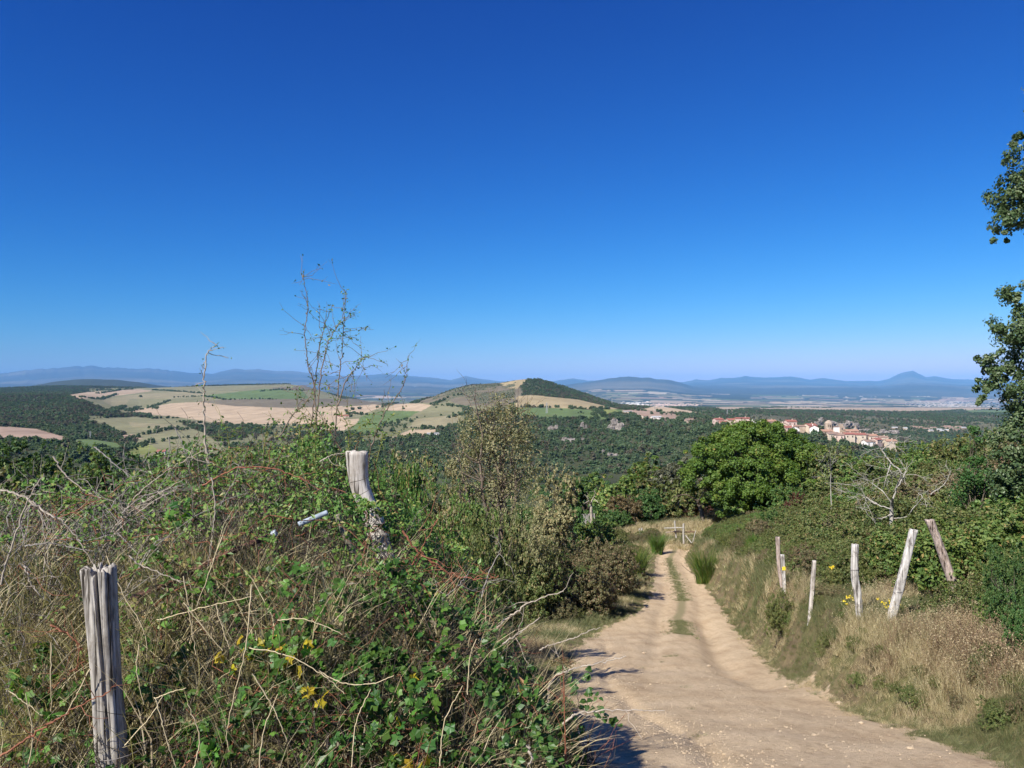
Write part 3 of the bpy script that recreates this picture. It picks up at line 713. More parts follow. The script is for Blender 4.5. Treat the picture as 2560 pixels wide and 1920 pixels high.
STOCK = {}
ASP = (1.0, 1.9, 3.2)
def stock(kind, seed, nclump, nleaf, L, Wd, spread=0.2, n=9, rag=0.25, shoots=0, trunk=0.035, inner=0.5, nl=12, asps=(0, 1)):
  for ai in asps:
    asp = ASP[ai]
    r = np.random.default_rng(seed + 7 * ai)
    mul = (1.0, 1.6, 2.2)[ai]
    bl = []
    for (bx, by, bz, rx, ry, rz) in dome_blobs(r, int(n * mul), 1.0, 1.0, rag):
        bl.append((bx, by, bz * asp, rx, ry, rz * (1 + 0.35 * (asp - 1))))
    fm, cl = foliage_mesh(kind + '_foliage', bl, int(nclump * mul), int(nleaf * mul), L, Wd, r, spread, inner=inner)
    V0 = np.empty(len(fm.vertices) * 3, np.float32); fm.vertices.foreach_get('co', V0); V0 = V0.reshape(-1, 3)
    if shoots:      # straight young shoots standing out of the top, each with small leaves along it
        C = []
        for _ in range(shoots):
            a = r.uniform(0, 2 * math.pi); q = r.uniform(0, 0.8); h0 = 0.9 * math.sqrt(1 - q * q * 0.9)
            b0 = np.array((math.cos(a) * q, math.sin(a) * q, h0 * 0.85 + asp - 1)); tp = b0 + np.array((math.cos(a) * 0.12, math.sin(a) * 0.12, r.uniform(0.12, 0.3)))
            C.append(b0 + (tp - b0) * r.random((14, 1)) + r.normal(size=(14, 3)) * 0.012)
        C = np.concatenate(C); nn = unit(r.normal(size=C.shape))
        V1, _ = leaf_quads(C, nn, L * 0.8, Wd * 0.8, r)
        V0 = np.concatenate([V0, V1])
    v = r.random(len(V0) // 4)
    top = np.percentile(V0[:, 2], 99.5)
    nf = len(V0) // 4
    fm = np_mesh(kind + '_foliage', V0, np.arange(nf * 4).reshape(-1, 4), False, {'v': ('FACE', 'FLOAT', v)})
    sm = limbs_mesh(kind + '_stems', (0, 0, 0), cl, r, trunk, nl=int(nl * mul), hub=0.25, sides=4, per=5)
    STOCK[kind if ai == 0 else kind + 'abc'[ai]] = (fm, sm, top)
for k in range(3):
    stock(f'near{k}', 100 + k, 420, 15000, 0.046, 0.028, 0.16, 12, shoots=40)
    stock(f'mid{k}', 110 + k, 260, 8000, 0.080, 0.052, 0.18, 11, shoots=20, asps=(0, 1, 2))
    stock(f'far{k}', 120 + k, 150, 4200, 0.13, 0.09, 0.2, 9, asps=(0, 1, 2) if k == 0 else (0, 1))
stock('thin0', 130, 420, 9000, 0.040, 0.026, 0.15, 12, shoots=60, inner=0.3, nl=26)
stock('thin1', 131, 420, 9000, 0.040, 0.026, 0.15, 12, shoots=60, inner=0.3, nl=26)
r = np.random.default_rng(140)

def shrub(kind, mat, name, cat, label, xd, top, D, wd, group, rz=None, sink=0.12, wood='bark', yw=1.0, hmax=None):
    """a shrub or tree whose crown tops out at (xd, top) seen at depth D, wd wide"""
    p = W(xd, top, D); g = g1(p.x, p.y); w = wd * S / F * D / 2
    h = max(p.z - g, 0.3) * (1 + sink)
    base = g - h * sink / (1 + sink)
    ratio = (h / 0.97) / (w * 0.98)
    opts = [k for k in (kind, kind + 'b', kind + 'c') if k in STOCK]
    key = min(opts, key=lambda k: abs(math.log(ratio / STOCK[k][2])))
    fm, sm, top_ = STOCK[key]
    zs_ = h / top_
    t = thing(name, label, cat, (p.x, p.y, base), random.uniform(0, 6.28) if rz is None else rz, (w * 0.98, w * 0.98 * yw, zs_), group)
    link('crown' if cat == 'tree' else 'foliage', fm, M[mat], t)
    link('trunk' if cat == 'tree' else 'stems', sm, M[wood], t)
    return t

TREES_MID = [
 # kind, leaves, name, category, label, x, top, depth, width
 ('mid0', 'dark', 'hedge_tree', 'tree', 'dark tree below the pink field at the left edge of the view', -60, 962, 82, 210),
 ('mid1', 'dark', 'hedge_tree', 'tree', 'round dark tree under the pinkish ploughed field', 50, 955, 86, 180),
 ('mid2', 'green', 'hedge_tree', 'tree', 'green tree just below the small green field on the left', 165, 968, 92, 160),
 ('mid0', 'dark', 'hedge_tree', 'tree', 'low dark tree below the yellow-green strip of field', 265, 982, 96, 170),
 ('mid1', 'green', 'hedge_tree', 'tree', 'green tree behind the grey tangle of dead canes', 360, 985, 100, 160),
 ('mid2', 'dark', 'hedge_tree', 'tree', 'dark tree seen through the top of the thorny thicket', 460, 985, 96, 160),
 ('mid0', 'green', 'hedge_tree', 'tree', 'tree hidden behind the tall thin rose shoots', 600, 980, 90, 190),
 ('mid1', 'dark', 'hedge_tree', 'tree', 'dark tree behind the bleached leaning post', 740, 985, 90, 180),
 ('mid2', 'brown', 'hedge_tree', 'tree', 'brownish tree on the slope at the left frame edge', -90, 1000, 44, 260),
 ('mid0', 'green', 'hedge_tree', 'tree', 'broad green bush top nearest the left edge above the canes', 60, 1010, 40, 240),
 ('mid1', 'green', 'hedge_tree', 'tree', 'green bush top behind the arching grey canes', 220, 1020, 36, 240),
 ('mid2', 'olive', 'hedge_tree', 'tree', 'olive bush top in the dip left of the thicket crest', 380, 1030, 34, 220),
 ('mid0', 'dark', 'valley_tree', 'tree', 'dark tree left of the withered brown tree', 840, 995, 70, 150),
 ('mid0', 'brown', 'withering_bush', 'shrub', 'orange-brown withering bush between the leaning post and the brown tree', 905, 985, 34, 180),
 ('mid1', 'brown', 'withering_bush', 'shrub', 'small withered bush just left of the brown tree trunk', 980, 1000, 33, 120),
 ('thin1', 'brown', 'withering_bush', 'shrub', 'yellow-brown bush below and right of the brown tree', 1140, 1075, 27, 170),
 ('mid2', 'brown', 'autumn_tree', 'tree', 'pale brown tree behind the right side of the brown tree', 1195, 1015, 52, 120),
 ('far1', 'dark', 'valley_tree', 'tree', 'dark green tree behind the small white dead tree', 1262, 1022, 84, 130),
 ('far2', 'green', 'valley_tree', 'tree', 'dark rounded tree right of the small white dead tree', 1320, 1028, 80, 110),
 ('far0', 'green', 'valley_tree', 'tree', 'tall green tree in front of the wooded gorge, left of the big oak', 1388, 985, 86, 130),
 ('far1', 'grey_leaf', 'valley_tree', 'tree', 'grey-green thin tree touching the left side of the big oak', 1455, 990, 80, 130),
 ('far2', 'olive', 'valley_tree', 'tree', 'olive tree between the tall green tree and the big oak', 1422, 1030, 76, 130),
 ('far0', 'olive', 'valley_tree', 'tree', 'grey-olive tree with bare lower limbs at the foot of the big oak', 1480, 1045, 72, 100),
 ('mid0', 'dark', 'valley_tree', 'tree', 'dark bush right of the orange-brown bush by the track end', 1400, 1060, 70, 110),
 ('mid1', 'orange', 'autumn_bush', 'shrub', 'orange-brown bush above the end of the track', 1350, 1072, 68, 100),
 ('mid2', 'dark', 'round_bush', 'shrub', 'dark bush directly under the orange-brown bush', 1330, 1095, 66, 110),
 ('mid0', 'dark', 'round_bush', 'shrub', 'rounded green bush at the foot of the white dead tree', 1236, 1100, 58, 100),
 ('mid1', 'green', 'round_bush', 'shrub', 'low green bush in front of the grey paling fence', 1290, 1122, 56, 110),
 ('mid0', 'olive', 'slope_bush', 'shrub', 'olive bush right of the big oak crown', 1795, 965, 64, 140),
 ('mid1', 'green', 'slope_bush', 'shrub', 'green bush under the right end of the village', 1860, 985, 60, 130),
 ('mid2', 'olive', 'slope_bush', 'shrub', 'olive bush behind the top of the bare grey tree', 1925, 975, 56, 140),
 ('mid0', 'green', 'slope_bush', 'shrub', 'bush on the skyline halfway between village and right-hand tree', 2000, 958, 54, 150),
 ('mid1', 'olive', 'slope_bush', 'shrub', 'broad olive bush on the crest of the slope', 2060, 945, 50, 150),
 ('mid2', 'olive', 'slope_bush', 'shrub', 'tallest olive bush on the crest left of the right-hand tree', 2130, 935, 46, 160),
 ('mid0', 'dark', 'slope_bush', 'shrub', 'dark bush on the crest beneath the right-hand tree', 2210, 925, 40, 160),
 ('mid1', 'olive', 'slope_bush', 'shrub', 'mid-slope bush right of the rust-red patch', 1800, 1040, 46, 130),
 ('mid2', 'green', 'slope_bush', 'shrub', 'green bush left of the bare grey tree', 1850, 1050, 40, 130),
 ('mid0', 'olive', 'slope_bush', 'shrub', 'olive bush right behind the bare grey tree', 1950, 1020, 38, 150),
 ('mid1', 'olive', 'slope_bush', 'shrub', 'bush right of the bare grey tree limbs', 2040, 1000, 36, 160),
 ('mid2', 'green', 'slope_bush', 'shrub', 'green bush halfway up the slope below the crest', 2120, 1005, 32, 160),
 ('mid0', 'green', 'slope_bush', 'shrub', 'green leafy bush at the foot of the right-hand tree', 2200, 1030, 26, 170),
 ('mid1', 'green', 'slope_bush', 'shrub', 'green shrub at the right foot of the big oak', 1700, 1050, 56, 90),
 ('mid2', 'red', 'rusty_bush', 'shrub', 'rust-red bush at the right foot of the big oak', 1722, 1066, 50, 66),
 ('mid0', 'red', 'rusty_bush', 'shrub', 'smaller rust-red bush behind the brambly slope', 1812, 1092, 36, 60),
 ('mid1', 'dark', 'bramble_bush', 'shrub', 'dark green bramble bush above the waymarked stake', 1690, 1105, 38, 110),
 ('near0', 'green', 'bramble_bush', 'shrub', 'green bramble bush right of the track bend', 1620, 1125, 42, 110),
 ('near1', 'olive', 'slope_bush', 'shrub', 'olive scrub behind the waymarked stake', 1745, 1130, 30, 130),
 ('near2', 'heath', 'slope_bush', 'shrub', 'grey-brown scrub left of the leaning stake', 1830, 1120, 26, 140),
 ('near0', 'olive', 'slope_bush', 'shrub', 'scrub at the foot of the bare grey tree', 1910, 1110, 22, 150),
 ('near1', 'olive', 'slope_bush', 'shrub', 'scrub behind the cracked leaning stake', 2010, 1085, 20, 170),
 ('near2', 'green', 'slope_bush', 'shrub', 'green scrub right of the cracked leaning stake', 2110, 1070, 18, 190),
 ('near0', 'dark', 'slope_bush', 'shrub', 'dark leafy bush at the right edge below the tree', 2215, 1090, 15.5, 220),
 ('near1', 'olive', 'slope_bush', 'shrub', 'olive-brown scrub between the stakes and the right edge', 2090, 1190, 13.5, 200),
 ('near2', 'heath', 'heath_bush', 'shrub', 'brownish heath bush behind the middle stakes', 1790, 1190, 19, 170),
 ('near1', 'olive', 'heath_bush', 'shrub', 'olive scrub between the tall and the waymarked stakes', 1700, 1200, 24, 120),
 ('near0', 'heath', 'heath_bush', 'shrub', 'low brown scrub on the bank right of the cracked stake', 2110, 1225, 14.6, 150),
 ('near2', 'dark', 'privet_bush', 'shrub', 'dark glossy bush in shade at the right edge beside the track', 2200, 1215, 10.5, 190),
 ('near0', 'dark', 'privet_bush', 'shrub', 'lowest dark bush at the right edge', 2235, 1330, 9.0, 170),
 ('near1', 'heath', 'heath_bush', 'shrub', 'brown heath bush crowding the left side of the track', 1245, 1172, 28.5, 200),
 ('near2', 'heath', 'heath_bush', 'shrub', 'brown heath bush beside the bright green broom', 1330, 1172, 34, 140),
 ('near0', 'olive', 'heath_bush', 'shrub', 'olive heath bush left of the brown ones', 1150, 1175, 27, 190),
 ('near1', 'olive', 'thicket_bush', 'shrub', 'olive-green bush behind the red canes', 1060, 1110, 13, 190),
 ('near2', 'green', 'thicket_bush', 'shrub', 'green leafy bush below the brown tree trunk', 1010, 1080, 16, 200),
 ('near0', 'rose', 'thicket_bush', 'shrub', 'green rose bush right of the bleached leaning post', 930, 1020, 11, 180),
 ('near1', 'rose', 'thicket_bush', 'shrub', 'rose bush behind the bleached leaning post', 840, 1010, 9, 170),
 ('far2', 'dark', 'valley_tree', 'tree', 'dark tree in the gap behind the track end', 1530, 1050, 84, 100),
 ('near1', 'olive', 'bank_bush', 'shrub', 'olive scrub bush on the bank behind the dry grass at the right', 2080, 1255, 11, 170),
 ('near0', 'heath', 'bank_bush', 'shrub', 'brownish scrub bush right of the square leaning stake foot', 2060, 1300, 10.8, 100),
 ('near2', 'green', 'bank_bush', 'shrub', 'leafy bush in front of the dark one at the right edge', 2150, 1290, 9.6, 120),
 ('near1', 'dark', 'privet_bush', 'shrub', 'big dark bush spilling down to the verge at the right edge', 2190, 1180, 9.3, 150),
 ('near0', 'dark', 'privet_bush', 'shrub', 'dark shaded bush in the bottom right corner of the slope', 2230, 1270, 7.8, 130),
 ('near2', 'olive', 'bank_bush', 'shrub', 'low olive scrub at the foot of the dark corner bush', 2140, 1390, 7.9, 90),
 ('near0', 'olive', 'heath_bush', 'shrub', 'olive tuft of scrub left of the thin grey stake', 1690, 1275, 18, 90),
 ('near2', 'heath', 'heath_bush', 'shrub', 'low scrub between the thin grey and the crooked stake', 1800, 1265, 15.5, 90),
 ('thin0', 'red', 'dry_bush', 'shrub', 'purplish dry bush behind the wooden barrier', 1500, 1092, 72, 100),
 ('thin0', 'heath', 'dry_bush', 'shrub', 'grey-brown dry bush right of the wooden barrier', 1545, 1100, 66, 80),
]
for a in TREES_MID:
    shrub(a[0], a[1], a[2], a[3], a[4], *a[5:9], group={'tree': 'trees on the slope', 'shrub': 'shrubs on the slope'}[a[3]])

# big oak
def big_oak():
    r = np.random.default_rng(5)
    D = 66; c = W(1630, 1010, D); g = g1(c.x, c.y)
    t = thing('oak_tree', 'big round bright green oak in the middle distance under the village', 'tree', (c.x, c.y, g - 0.4))
    def loc(xd, yd, rx, rz, dy=0.0):
        p = W(xd, yd, D + dy); q = rx * S / F * D
        return (p.x - c.x, p.y - c.y, p.z - (g - 0.4), q, q, rz * S / F * D)
    bl = [loc(1620, 1000, 95, 78), loc(1555, 985, 62, 42, -1), loc(1605, 955, 60, 38), loc(1665, 952, 52, 36), (loc(1705, 985, 62, 42, 1)), loc(1530, 1030, 52, 34, -2),
          loc(1590, 1045, 60, 40, -3), loc(1660, 1030, 60, 40, -3), loc(1720, 1035, 48, 36, -1), loc(1570, 1085, 42, 26, -3), loc(1640, 1075, 45, 30, -3), loc(1500, 990, 32, 24, -1), loc(1735, 975, 40, 30, 1), loc(1752, 1010, 36, 34, 0), loc(1630, 935, 50, 24, 0), loc(1740, 1050, 36, 28, -1)]
    fm, cl = foliage_mesh('oak_crown', [(a_, b_, c_, d_ * 1.09, e_ * 1.09, f_ * 1.07) for a_, b_, c_, d_, e_, f_ in bl], 620, 105000, 0.18, 0.125, r, 0.24, 0.5, inner=0.78, flat=0.75)
    link('crown', fm, M['oak'], t)
    link('trunk', limbs_mesh('oak_trunk', (0, 0, 0), cl, r, 0.24, 26, 0.3, 6, 7), M['bark'], t)
big_oak()

# brown withering tree
def brown_tree():
    r = np.random.default_rng(6)
    D = 32; c = W(1070, 1000, D); g = g1(c.x, c.y)
    t = thing('withering_tree', 'thin pale brown tree with withering leaves standing above the thicket', 'tree', (c.x, c.y, g - 0.2))
    sc_ = S / F * D
    def loc(xd, yd, rx, rz, dy=0.0):
        p = W(xd, yd, D + dy); return (p.x - c.x, p.y - c.y, p.z - (g - 0.2), rx * sc_, rx * sc_, rz * sc_)
    bl = [loc(1070, 950, 70, 95), loc(1085, 880, 36, 36), loc(1030, 940, 50, 60), loc(1125, 930, 44, 60), loc(1010, 1010, 45, 50), loc(1140, 1010, 45, 60), loc(1080, 1060, 60, 50)]
    fm, cl = foliage_mesh('withering_crown', bl, 800, 10500, 0.095, 0.055, r, 0.26, 0.2, inner=0.15)
    link('crown', fm, M['brown'], t)
    paths = []
    for k in range(7):       # several upright stems
        a = r.uniform(0, 6.28); b0 = np.array((math.cos(a) * 0.15, math.sin(a) * 0.15, -0.2))
        tgt = np.array(loc(r.uniform(1000, 1150), r.uniform(845, 930), 1, 1)[:3]) + r.normal(size=3) * 0.3
        l = wander(b0, tgt, 14, 0.07, r); rad = np.linspace(0.13, 0.012, 14)
        paths.append((l, rad))
        for _ in range(34):
            i = r.integers(4, 13); dirn = unit(r.normal(size=3) * (0.7, 0.7, 0.25) + (0, 0, 0.75)); ln = r.uniform(0.5, 1.5)
            q = wander(l[i], l[i] + dirn * ln, 6, 0.1, r); paths.append((q, np.linspace(rad[i] * 0.45 + 0.004, 0.004, 6)))
            for _ in range(2):
                e = q[r.integers(2, 6)]; paths.append((wander(e, e + unit(dirn + r.normal(size=3) * 0.5) * 0.5, 4, 0.1, r), np.linspace(0.007, 0.003, 4)))
    V, Fc = tubes(paths, 4); link('trunk', np_mesh('withering_trunk', V, Fc, True), M['twig'], t)
brown_tree()

# tree rising out of frame on the right
def right_tree():
    r = np.random.default_rng(8)
    D = 15; c = W(2380, 1100, D); g = g1(c.x, c.y)
    t = thing('downy_oak_tree', 'tall leafy oak cut off by the right edge of the picture', 'tree', (c.x, c.y, g - 0.2))
    sc_ = S / F * D
    def loc(xd, yd, rx, rz, dy=0.0):
        p = W(xd, yd, D + dy); return (p.x - c.x, p.y - c.y, p.z - (g - 0.2), rx * sc_, rx * sc_ * 1.2, rz * sc_)
    bl = [loc(2200, 332, 42, 32), loc(2215, 305, 26, 18), loc(2172, 405, 52, 40), loc(2210, 440, 50, 50), loc(2180, 475, 34, 34), loc(2165, 508, 18, 22), loc(2230, 400, 60, 50), loc(2212, 640, 46, 40), loc(2180, 650, 30, 30), loc(2195, 710, 52, 40), loc(2225, 760, 60, 50), loc(2150, 785, 36, 30),
          loc(2120, 790, 28, 22), loc(2175, 820, 44, 36), loc(2125, 835, 28, 26), loc(2215, 850, 50, 40), loc(2120, 870, 14, 10),
          loc(2225, 915, 50, 40), loc(2190, 960, 50, 46), loc(2215, 1020, 62, 60), loc(2170, 1040, 30, 36), loc(2200, 1100, 60, 60), loc(2330, 430, 105, 75), loc(2350, 740, 120, 90), loc(2340, 900, 130, 120), loc(2330, 330, 90, 90), loc(2310, 200, 70, 70), loc(2330, 1080, 100, 100)]
    fm, cl = foliage_mesh('downy_oak_crown', bl, 900, 76000, 0.066, 0.04, r, 0.34, 0.35, inner=0.45)
    link('crown', fm, M['holm'], t)
    link('trunk', limbs_mesh('downy_oak_trunk', (0, 0, 0), cl, r, 0.11, 13, 0.40, 6, 10), M['bark'], t)
    # a small dark sapling spike left of it
    p = W(2105, 905, 17); g = g1(p.x, p.y)
    t = thing('young_oak_tree', 'small dark sapling poking up left of the right-hand oak', 'tree', (p.x, p.y, g))
    h = p.z - g
    fm, cl = foliage_mesh('young_oak_crown', [(0, 0, h - 0.15, .12, .12, .16), (0.02, 0, h - .42, .2, .2, .2), (-.05, 0, h - .75, .26, .26, .26), (.1, 0, h - 1.2, .4, .4, .4), (0, 0, h - 1.8, .5, .5, .5)], 60, 3500, 0.06, 0.038, r, 0.45)
    link('crown', fm, M['dark'], t); link('trunk', limbs_mesh('young_oak_trunk', (0, 0, 0), cl, r, 0.03, 12, 0.5, 5, 3), M['bark'], t)
right_tree()

# dead trees: drawn limb by limb
def dead_tree(name, label, D, lines, r0, seed, mat, extra=5, forks=2, tw=0.5):
    r = np.random.default_rng(seed)
    b = W(*lines[0][0], D); g = g1(b.x, b.y)
    o = np.array((b.x, b.y, g))
    t = thing(name, label, 'tree', tuple(o))
    tr = []; li = []
    for k, ln in enumerate(lines):
        pts = [np.array(W(x, y, D + 0.25 * math.sin(1.7 * i + k))) - o for i, (x, y) in enumerate(ln)]
        if k == 0: pts[0] = np.array((0, 0, -0.1))
        l = smooth_line(pts); n = len(l)
        ra = r0 * 1.7 if k == 0 else r0 * (0.62 if k < 3 else 0.42)
        rad = np.linspace(ra, ra * (0.5 if k == 0 else 0.18), n)
        l = l + r.normal(size=l.shape) * 0.008 * D / 25
        (tr if k == 0 else li).append((l, rad))
        if k:
            for _ in range(extra):
                i = r.integers(n // 3, n); d = unit(l[min(i, n - 1)] - l[max(i - 3, 0)] + r.normal(size=3) * 0.5)
                q = wander(l[i], l[i] + d * tw * r.uniform(0.5, 1.3), 6, 0.16, r); li.append((q, np.linspace(rad[i] * 0.5, 0.004, 6)))
                for _ in range(forks):
                    e = q[r.integers(2, 5)]; li.append((wander(e, e + unit(d + r.normal(size=3) * 0.6) * tw * 0.5, 4, 0.15, r), np.linspace(rad[i] * 0.25, 0.003, 4)))
    V, Fc = tubes(tr, 8); link('trunk', np_mesh(name + '_trunk', V, Fc, True), M[mat], t)
    V, Fc = tubes(li, 5); link('limbs', np_mesh(name + '_limbs', V, Fc, True), M[mat], t)
dead_tree('bare_tree', 'bare grey tree with twisted leafless limbs on the right-hand slope', 18.5,
          [[(1930, 1150), (1926, 1110), (1928, 1078)],
           [(1928, 1080), (1938, 1050), (1946, 1020), (1925, 1000), (1905, 972), (1888, 955), (1868, 948)], [(1925, 1000), (1918, 1020), (1910, 1045)], [(1940, 1035), (1925, 1020), (1918, 1012)],
           [(1926, 1085), (1905, 1060), (1885, 1045), (1865, 1028), (1835, 1018)], [(1926, 1100), (1895, 1090), (1870, 1075), (1850, 1052), (1815, 1045), (1782, 1044)], [(1895, 1090), (1862, 1070), (1838, 1065)],
           [(1928, 1110), (1900, 1120), (1880, 1105), (1850, 1095)], [(1930, 1120), (1960, 1115), (1975, 1095), (2000, 1090), (2048, 1106), (2046, 1080), (2058, 1055)],
           [(1975, 1095), (1992, 1075), (1984, 1064), (2010, 1066)], [(2010, 1068), (2040, 1045), (2056, 1015)], [(1940, 1050), (1955, 1020), (1960, 1000)], [(1905, 972), (1925, 955), (1932, 940)]], 0.036, 21, 'greybark', 5, 3, 0.45)
dead_tree('bare_tree', 'little bare grey tree left of the larger leafless one', 30, [[(1795, 1066), (1795, 1040), (1794, 1010)], [(1794, 1030), (1786, 1005), (1778, 985)], [(1795, 1015), (1800, 995), (1806, 975)], [(1795, 1045), (1780, 1025), (1772, 1012)], [(1794, 1012), (1794, 990), (1792, 972)]], 0.012, 22, 'greybark', 5, 2, 0.5)
dead_tree('white_dead_tree', 'small white dead tree in front of the dark valley trees', 60, [[(1279, 1115), (1277, 1095), (1276, 1085)], [(1276, 1086), (1282, 1075), (1286, 1066), (1283, 1058)], [(1277, 1090), (1270, 1078), (1263, 1068)], [(1283, 1078), (1292, 1085), (1298, 1092)], [(1272, 1082), (1265, 1086), (1260, 1088)]], 0.085, 23, 'cane', 2, 0, 0.6)
dead_tree('bare_tree', 'low pale bare limbs at the left foot of the big oak', 66, [[(1520, 1110), (1512, 1095), (1505, 1080)], [(1505, 1080), (1480, 1068), (1455, 1075)], [(1508, 1085), (1520, 1065), (1530, 1050)], [(1512, 1095), (1530, 1080), (1540, 1070)]], 0.12, 24, 'twig', 4, 1, 1.0)

# ------------------------------------------------------------------ scattered stuff (geometry nodes on points)
def scatter(name, P_, scl, rot, idx, protos, label=None, kind='stuff'):
    """P_ (n,3) points, scl (n,), rot (n,3), idx picks the prototype"""
    col = bpy.data.collections.new(name + '_stock')
    for i, (me, mat) in enumerate(protos):
        q = bpy.data.objects.new('%s_%02d' % (name, i), me)
        if mat is not None and len(me.materials) == 0: me.materials.append(mat)
        if mat is not None and me.materials[0] is not mat:
            q.material_slots[0].link = 'OBJECT'; q.material_slots[0].material = mat
        col.objects.link(q)
    me = bpy.data.meshes.new(name)
    me.vertices.add(len(P_)); me.vertices.foreach_set('co', np.asarray(P_, np.float32).ravel())
    for nm2, typ, arr, key in (('scl', 'FLOAT', scl, 'value'), ('rot', 'FLOAT_VECTOR', rot, 'vector'), ('idx', 'INT', idx, 'value')):
        a = me.attributes.new(nm2, typ, 'POINT'); a.data.foreach_set(key, np.asarray(arr, np.int32 if typ == 'INT' else np.float32).ravel())
    o = bpy.data.objects.new(name, me); COL.objects.link(o)
    ng = bpy.data.node_groups.new(name, 'GeometryNodeTree')
    ng.interface.new_socket('Geometry', in_out='INPUT', socket_type='NodeSocketGeometry')
    ng.interface.new_socket('Geometry', in_out='OUTPUT', socket_type='NodeSocketGeometry')
    gi = ng.nodes.new('NodeGroupInput'); go = ng.nodes.new('NodeGroupOutput')
    iop = ng.nodes.new('GeometryNodeInstanceOnPoints'); ci = ng.nodes.new('GeometryNodeCollectionInfo')
    ci.inputs['Collection'].default_value = col
    ci.inputs['Separate Children'].default_value = True; ci.inputs['Reset Children'].default_value = True
    iop.inputs['Pick Instance'].default_value = True
    def attr(nm2, dt):
        n = ng.nodes.new('GeometryNodeInputNamedAttribute'); n.data_type = dt; n.inputs[0].default_value = nm2; return n.outputs['Attribute']
    ng.links.new(gi.outputs[0], iop.inputs['Points']); ng.links.new(ci.outputs[0], iop.inputs['Instance'])
    ng.links.new(attr('idx', 'INT'), iop.inputs['Instance Index'])
    e2r = ng.nodes.new('FunctionNodeEulerToRotation'); ng.links.new(attr('rot', 'FLOAT_VECTOR'), e2r.inputs[0]); ng.links.new(e2r.outputs[0], iop.inputs['Rotation'])
    ng.links.new(attr('scl', 'FLOAT'), iop.inputs['Scale'])
    ng.links.new(iop.outputs[0], go.inputs[0])
    md = o.modifiers.new('scatter', 'NODES'); md.node_group = ng
    return tag(o, label, kind=kind)

# woodland crowns for the gorge and the hills
protos_w = []
for k in range(5):
    r = np.random.default_rng(200 + k)
    bl = [(0, 0, 0.75, 0.62, 0.62, 0.6)] + [(r.uniform(-.5, .5), r.uniform(-.5, .5), r.uniform(0.4, 1.15), .38, .38, .34) for _ in range(6)]
    fm, _ = foliage_mesh('woodland_crown', bl, 60, 420, 0.34, 0.26, r, 0.35, 0.9)
    protos_w.append((fm, M['far_brown'] if k == 4 else M['far_wood']))
ja, jb = np.searchsorted(ys_, 570), np.searchsorted(ys_, 4700)
Ym = (Y[ja:jb - 1, :-1] + Y[ja + 1:jb, 1:]) / 2
area = (X[ja:jb - 1, 1:] - X[ja:jb - 1, :-1]) * (Y[ja + 1:jb, :-1] - Y[ja:jb - 1, :-1])
uu = (U[ja:jb - 1, :-1] + U[ja + 1:jb, 1:]) / 2
fw = forest[ja:jb - 1, :-1] * area * (np.abs(uu) < 0.75) / np.maximum(1, (Ym / 1500)) ** 1.3
clumpy = 0.35 + 1.3 * np.clip(fbm(X[ja:jb - 1, :-1] / 70, Ym / 70, 3, 91) + 0.5, 0, 1)
fw = fw * clumpy
prob = (fw / fw.sum()).ravel()
rw = np.random.default_rng(77)
NW = 105000
pick = rw.choice(prob.size, NW, p=prob)
jj, ii = np.unravel_index(pick, fw.shape); jj += ja
a = rw.random(NW); b = rw.random(NW)
yy = ys_[jj] * (1 - b) + ys_[jj + 1] * b; uu_ = us[ii] * (1 - a) + us[ii + 1] * a
xx = uu_ * yy; zz = ground(xx, yy)
sc_w = rw.uniform(1.7, 1.7, NW) * (1 + 1.7 * rw.random(NW) ** 2.5) * np.maximum(1, yy / 1500) ** 0.25 * np.where(yy > 1500, .85, 1)
hillsc = (uu_ * F + 1280) / S
sc_w = np.where((hillsc > 930) & (hillsc < 1130) & (yy > 1500) & (yy < 2600), sc_w * 0.5, sc_w)
idx = rw.integers(0, 5, NW); idx = np.where((idx == 4) & (rw.random(NW) < 0.4), 0, idx)
idx = np.where((fbm(xx / 130, yy / 170, 3, 95) > 0.22) & (rw.random(NW) < .45), 4, idx)
scatter('woodland', np.stack([xx, yy, zz - 0.5], 1), sc_w, np.stack([rw.uniform(-.1, .1, NW), rw.uniform(-.1, .1, NW), rw.uniform(0, 6.28, NW)], 1), idx, protos_w)

# nearer slope woods falling away behind the thicket (60 - 550 m)
NS = 9000
yy = np.exp(rw.uniform(math.log(88), math.log(560), NS)); uu_ = rw.uniform(-0.8, 0.8, NS)
xx = uu_ * yy
scatter('slope_wood', np.stack([xx, yy, ground(xx, yy) - 0.6], 1), rw.uniform(2.2, 4.0, NS), np.stack([rw.uniform(-.1, .1, NS), rw.uniform(-.1, .1, NS), rw.uniform(0, 6.28, NS)], 1), rw.integers(0, 5, NS),
        [(STOCK['far%d' % (k % 3)][0], M[m_]) for k, m_ in enumerate(('dark', 'green', 'dark', 'olive', 'green'))])

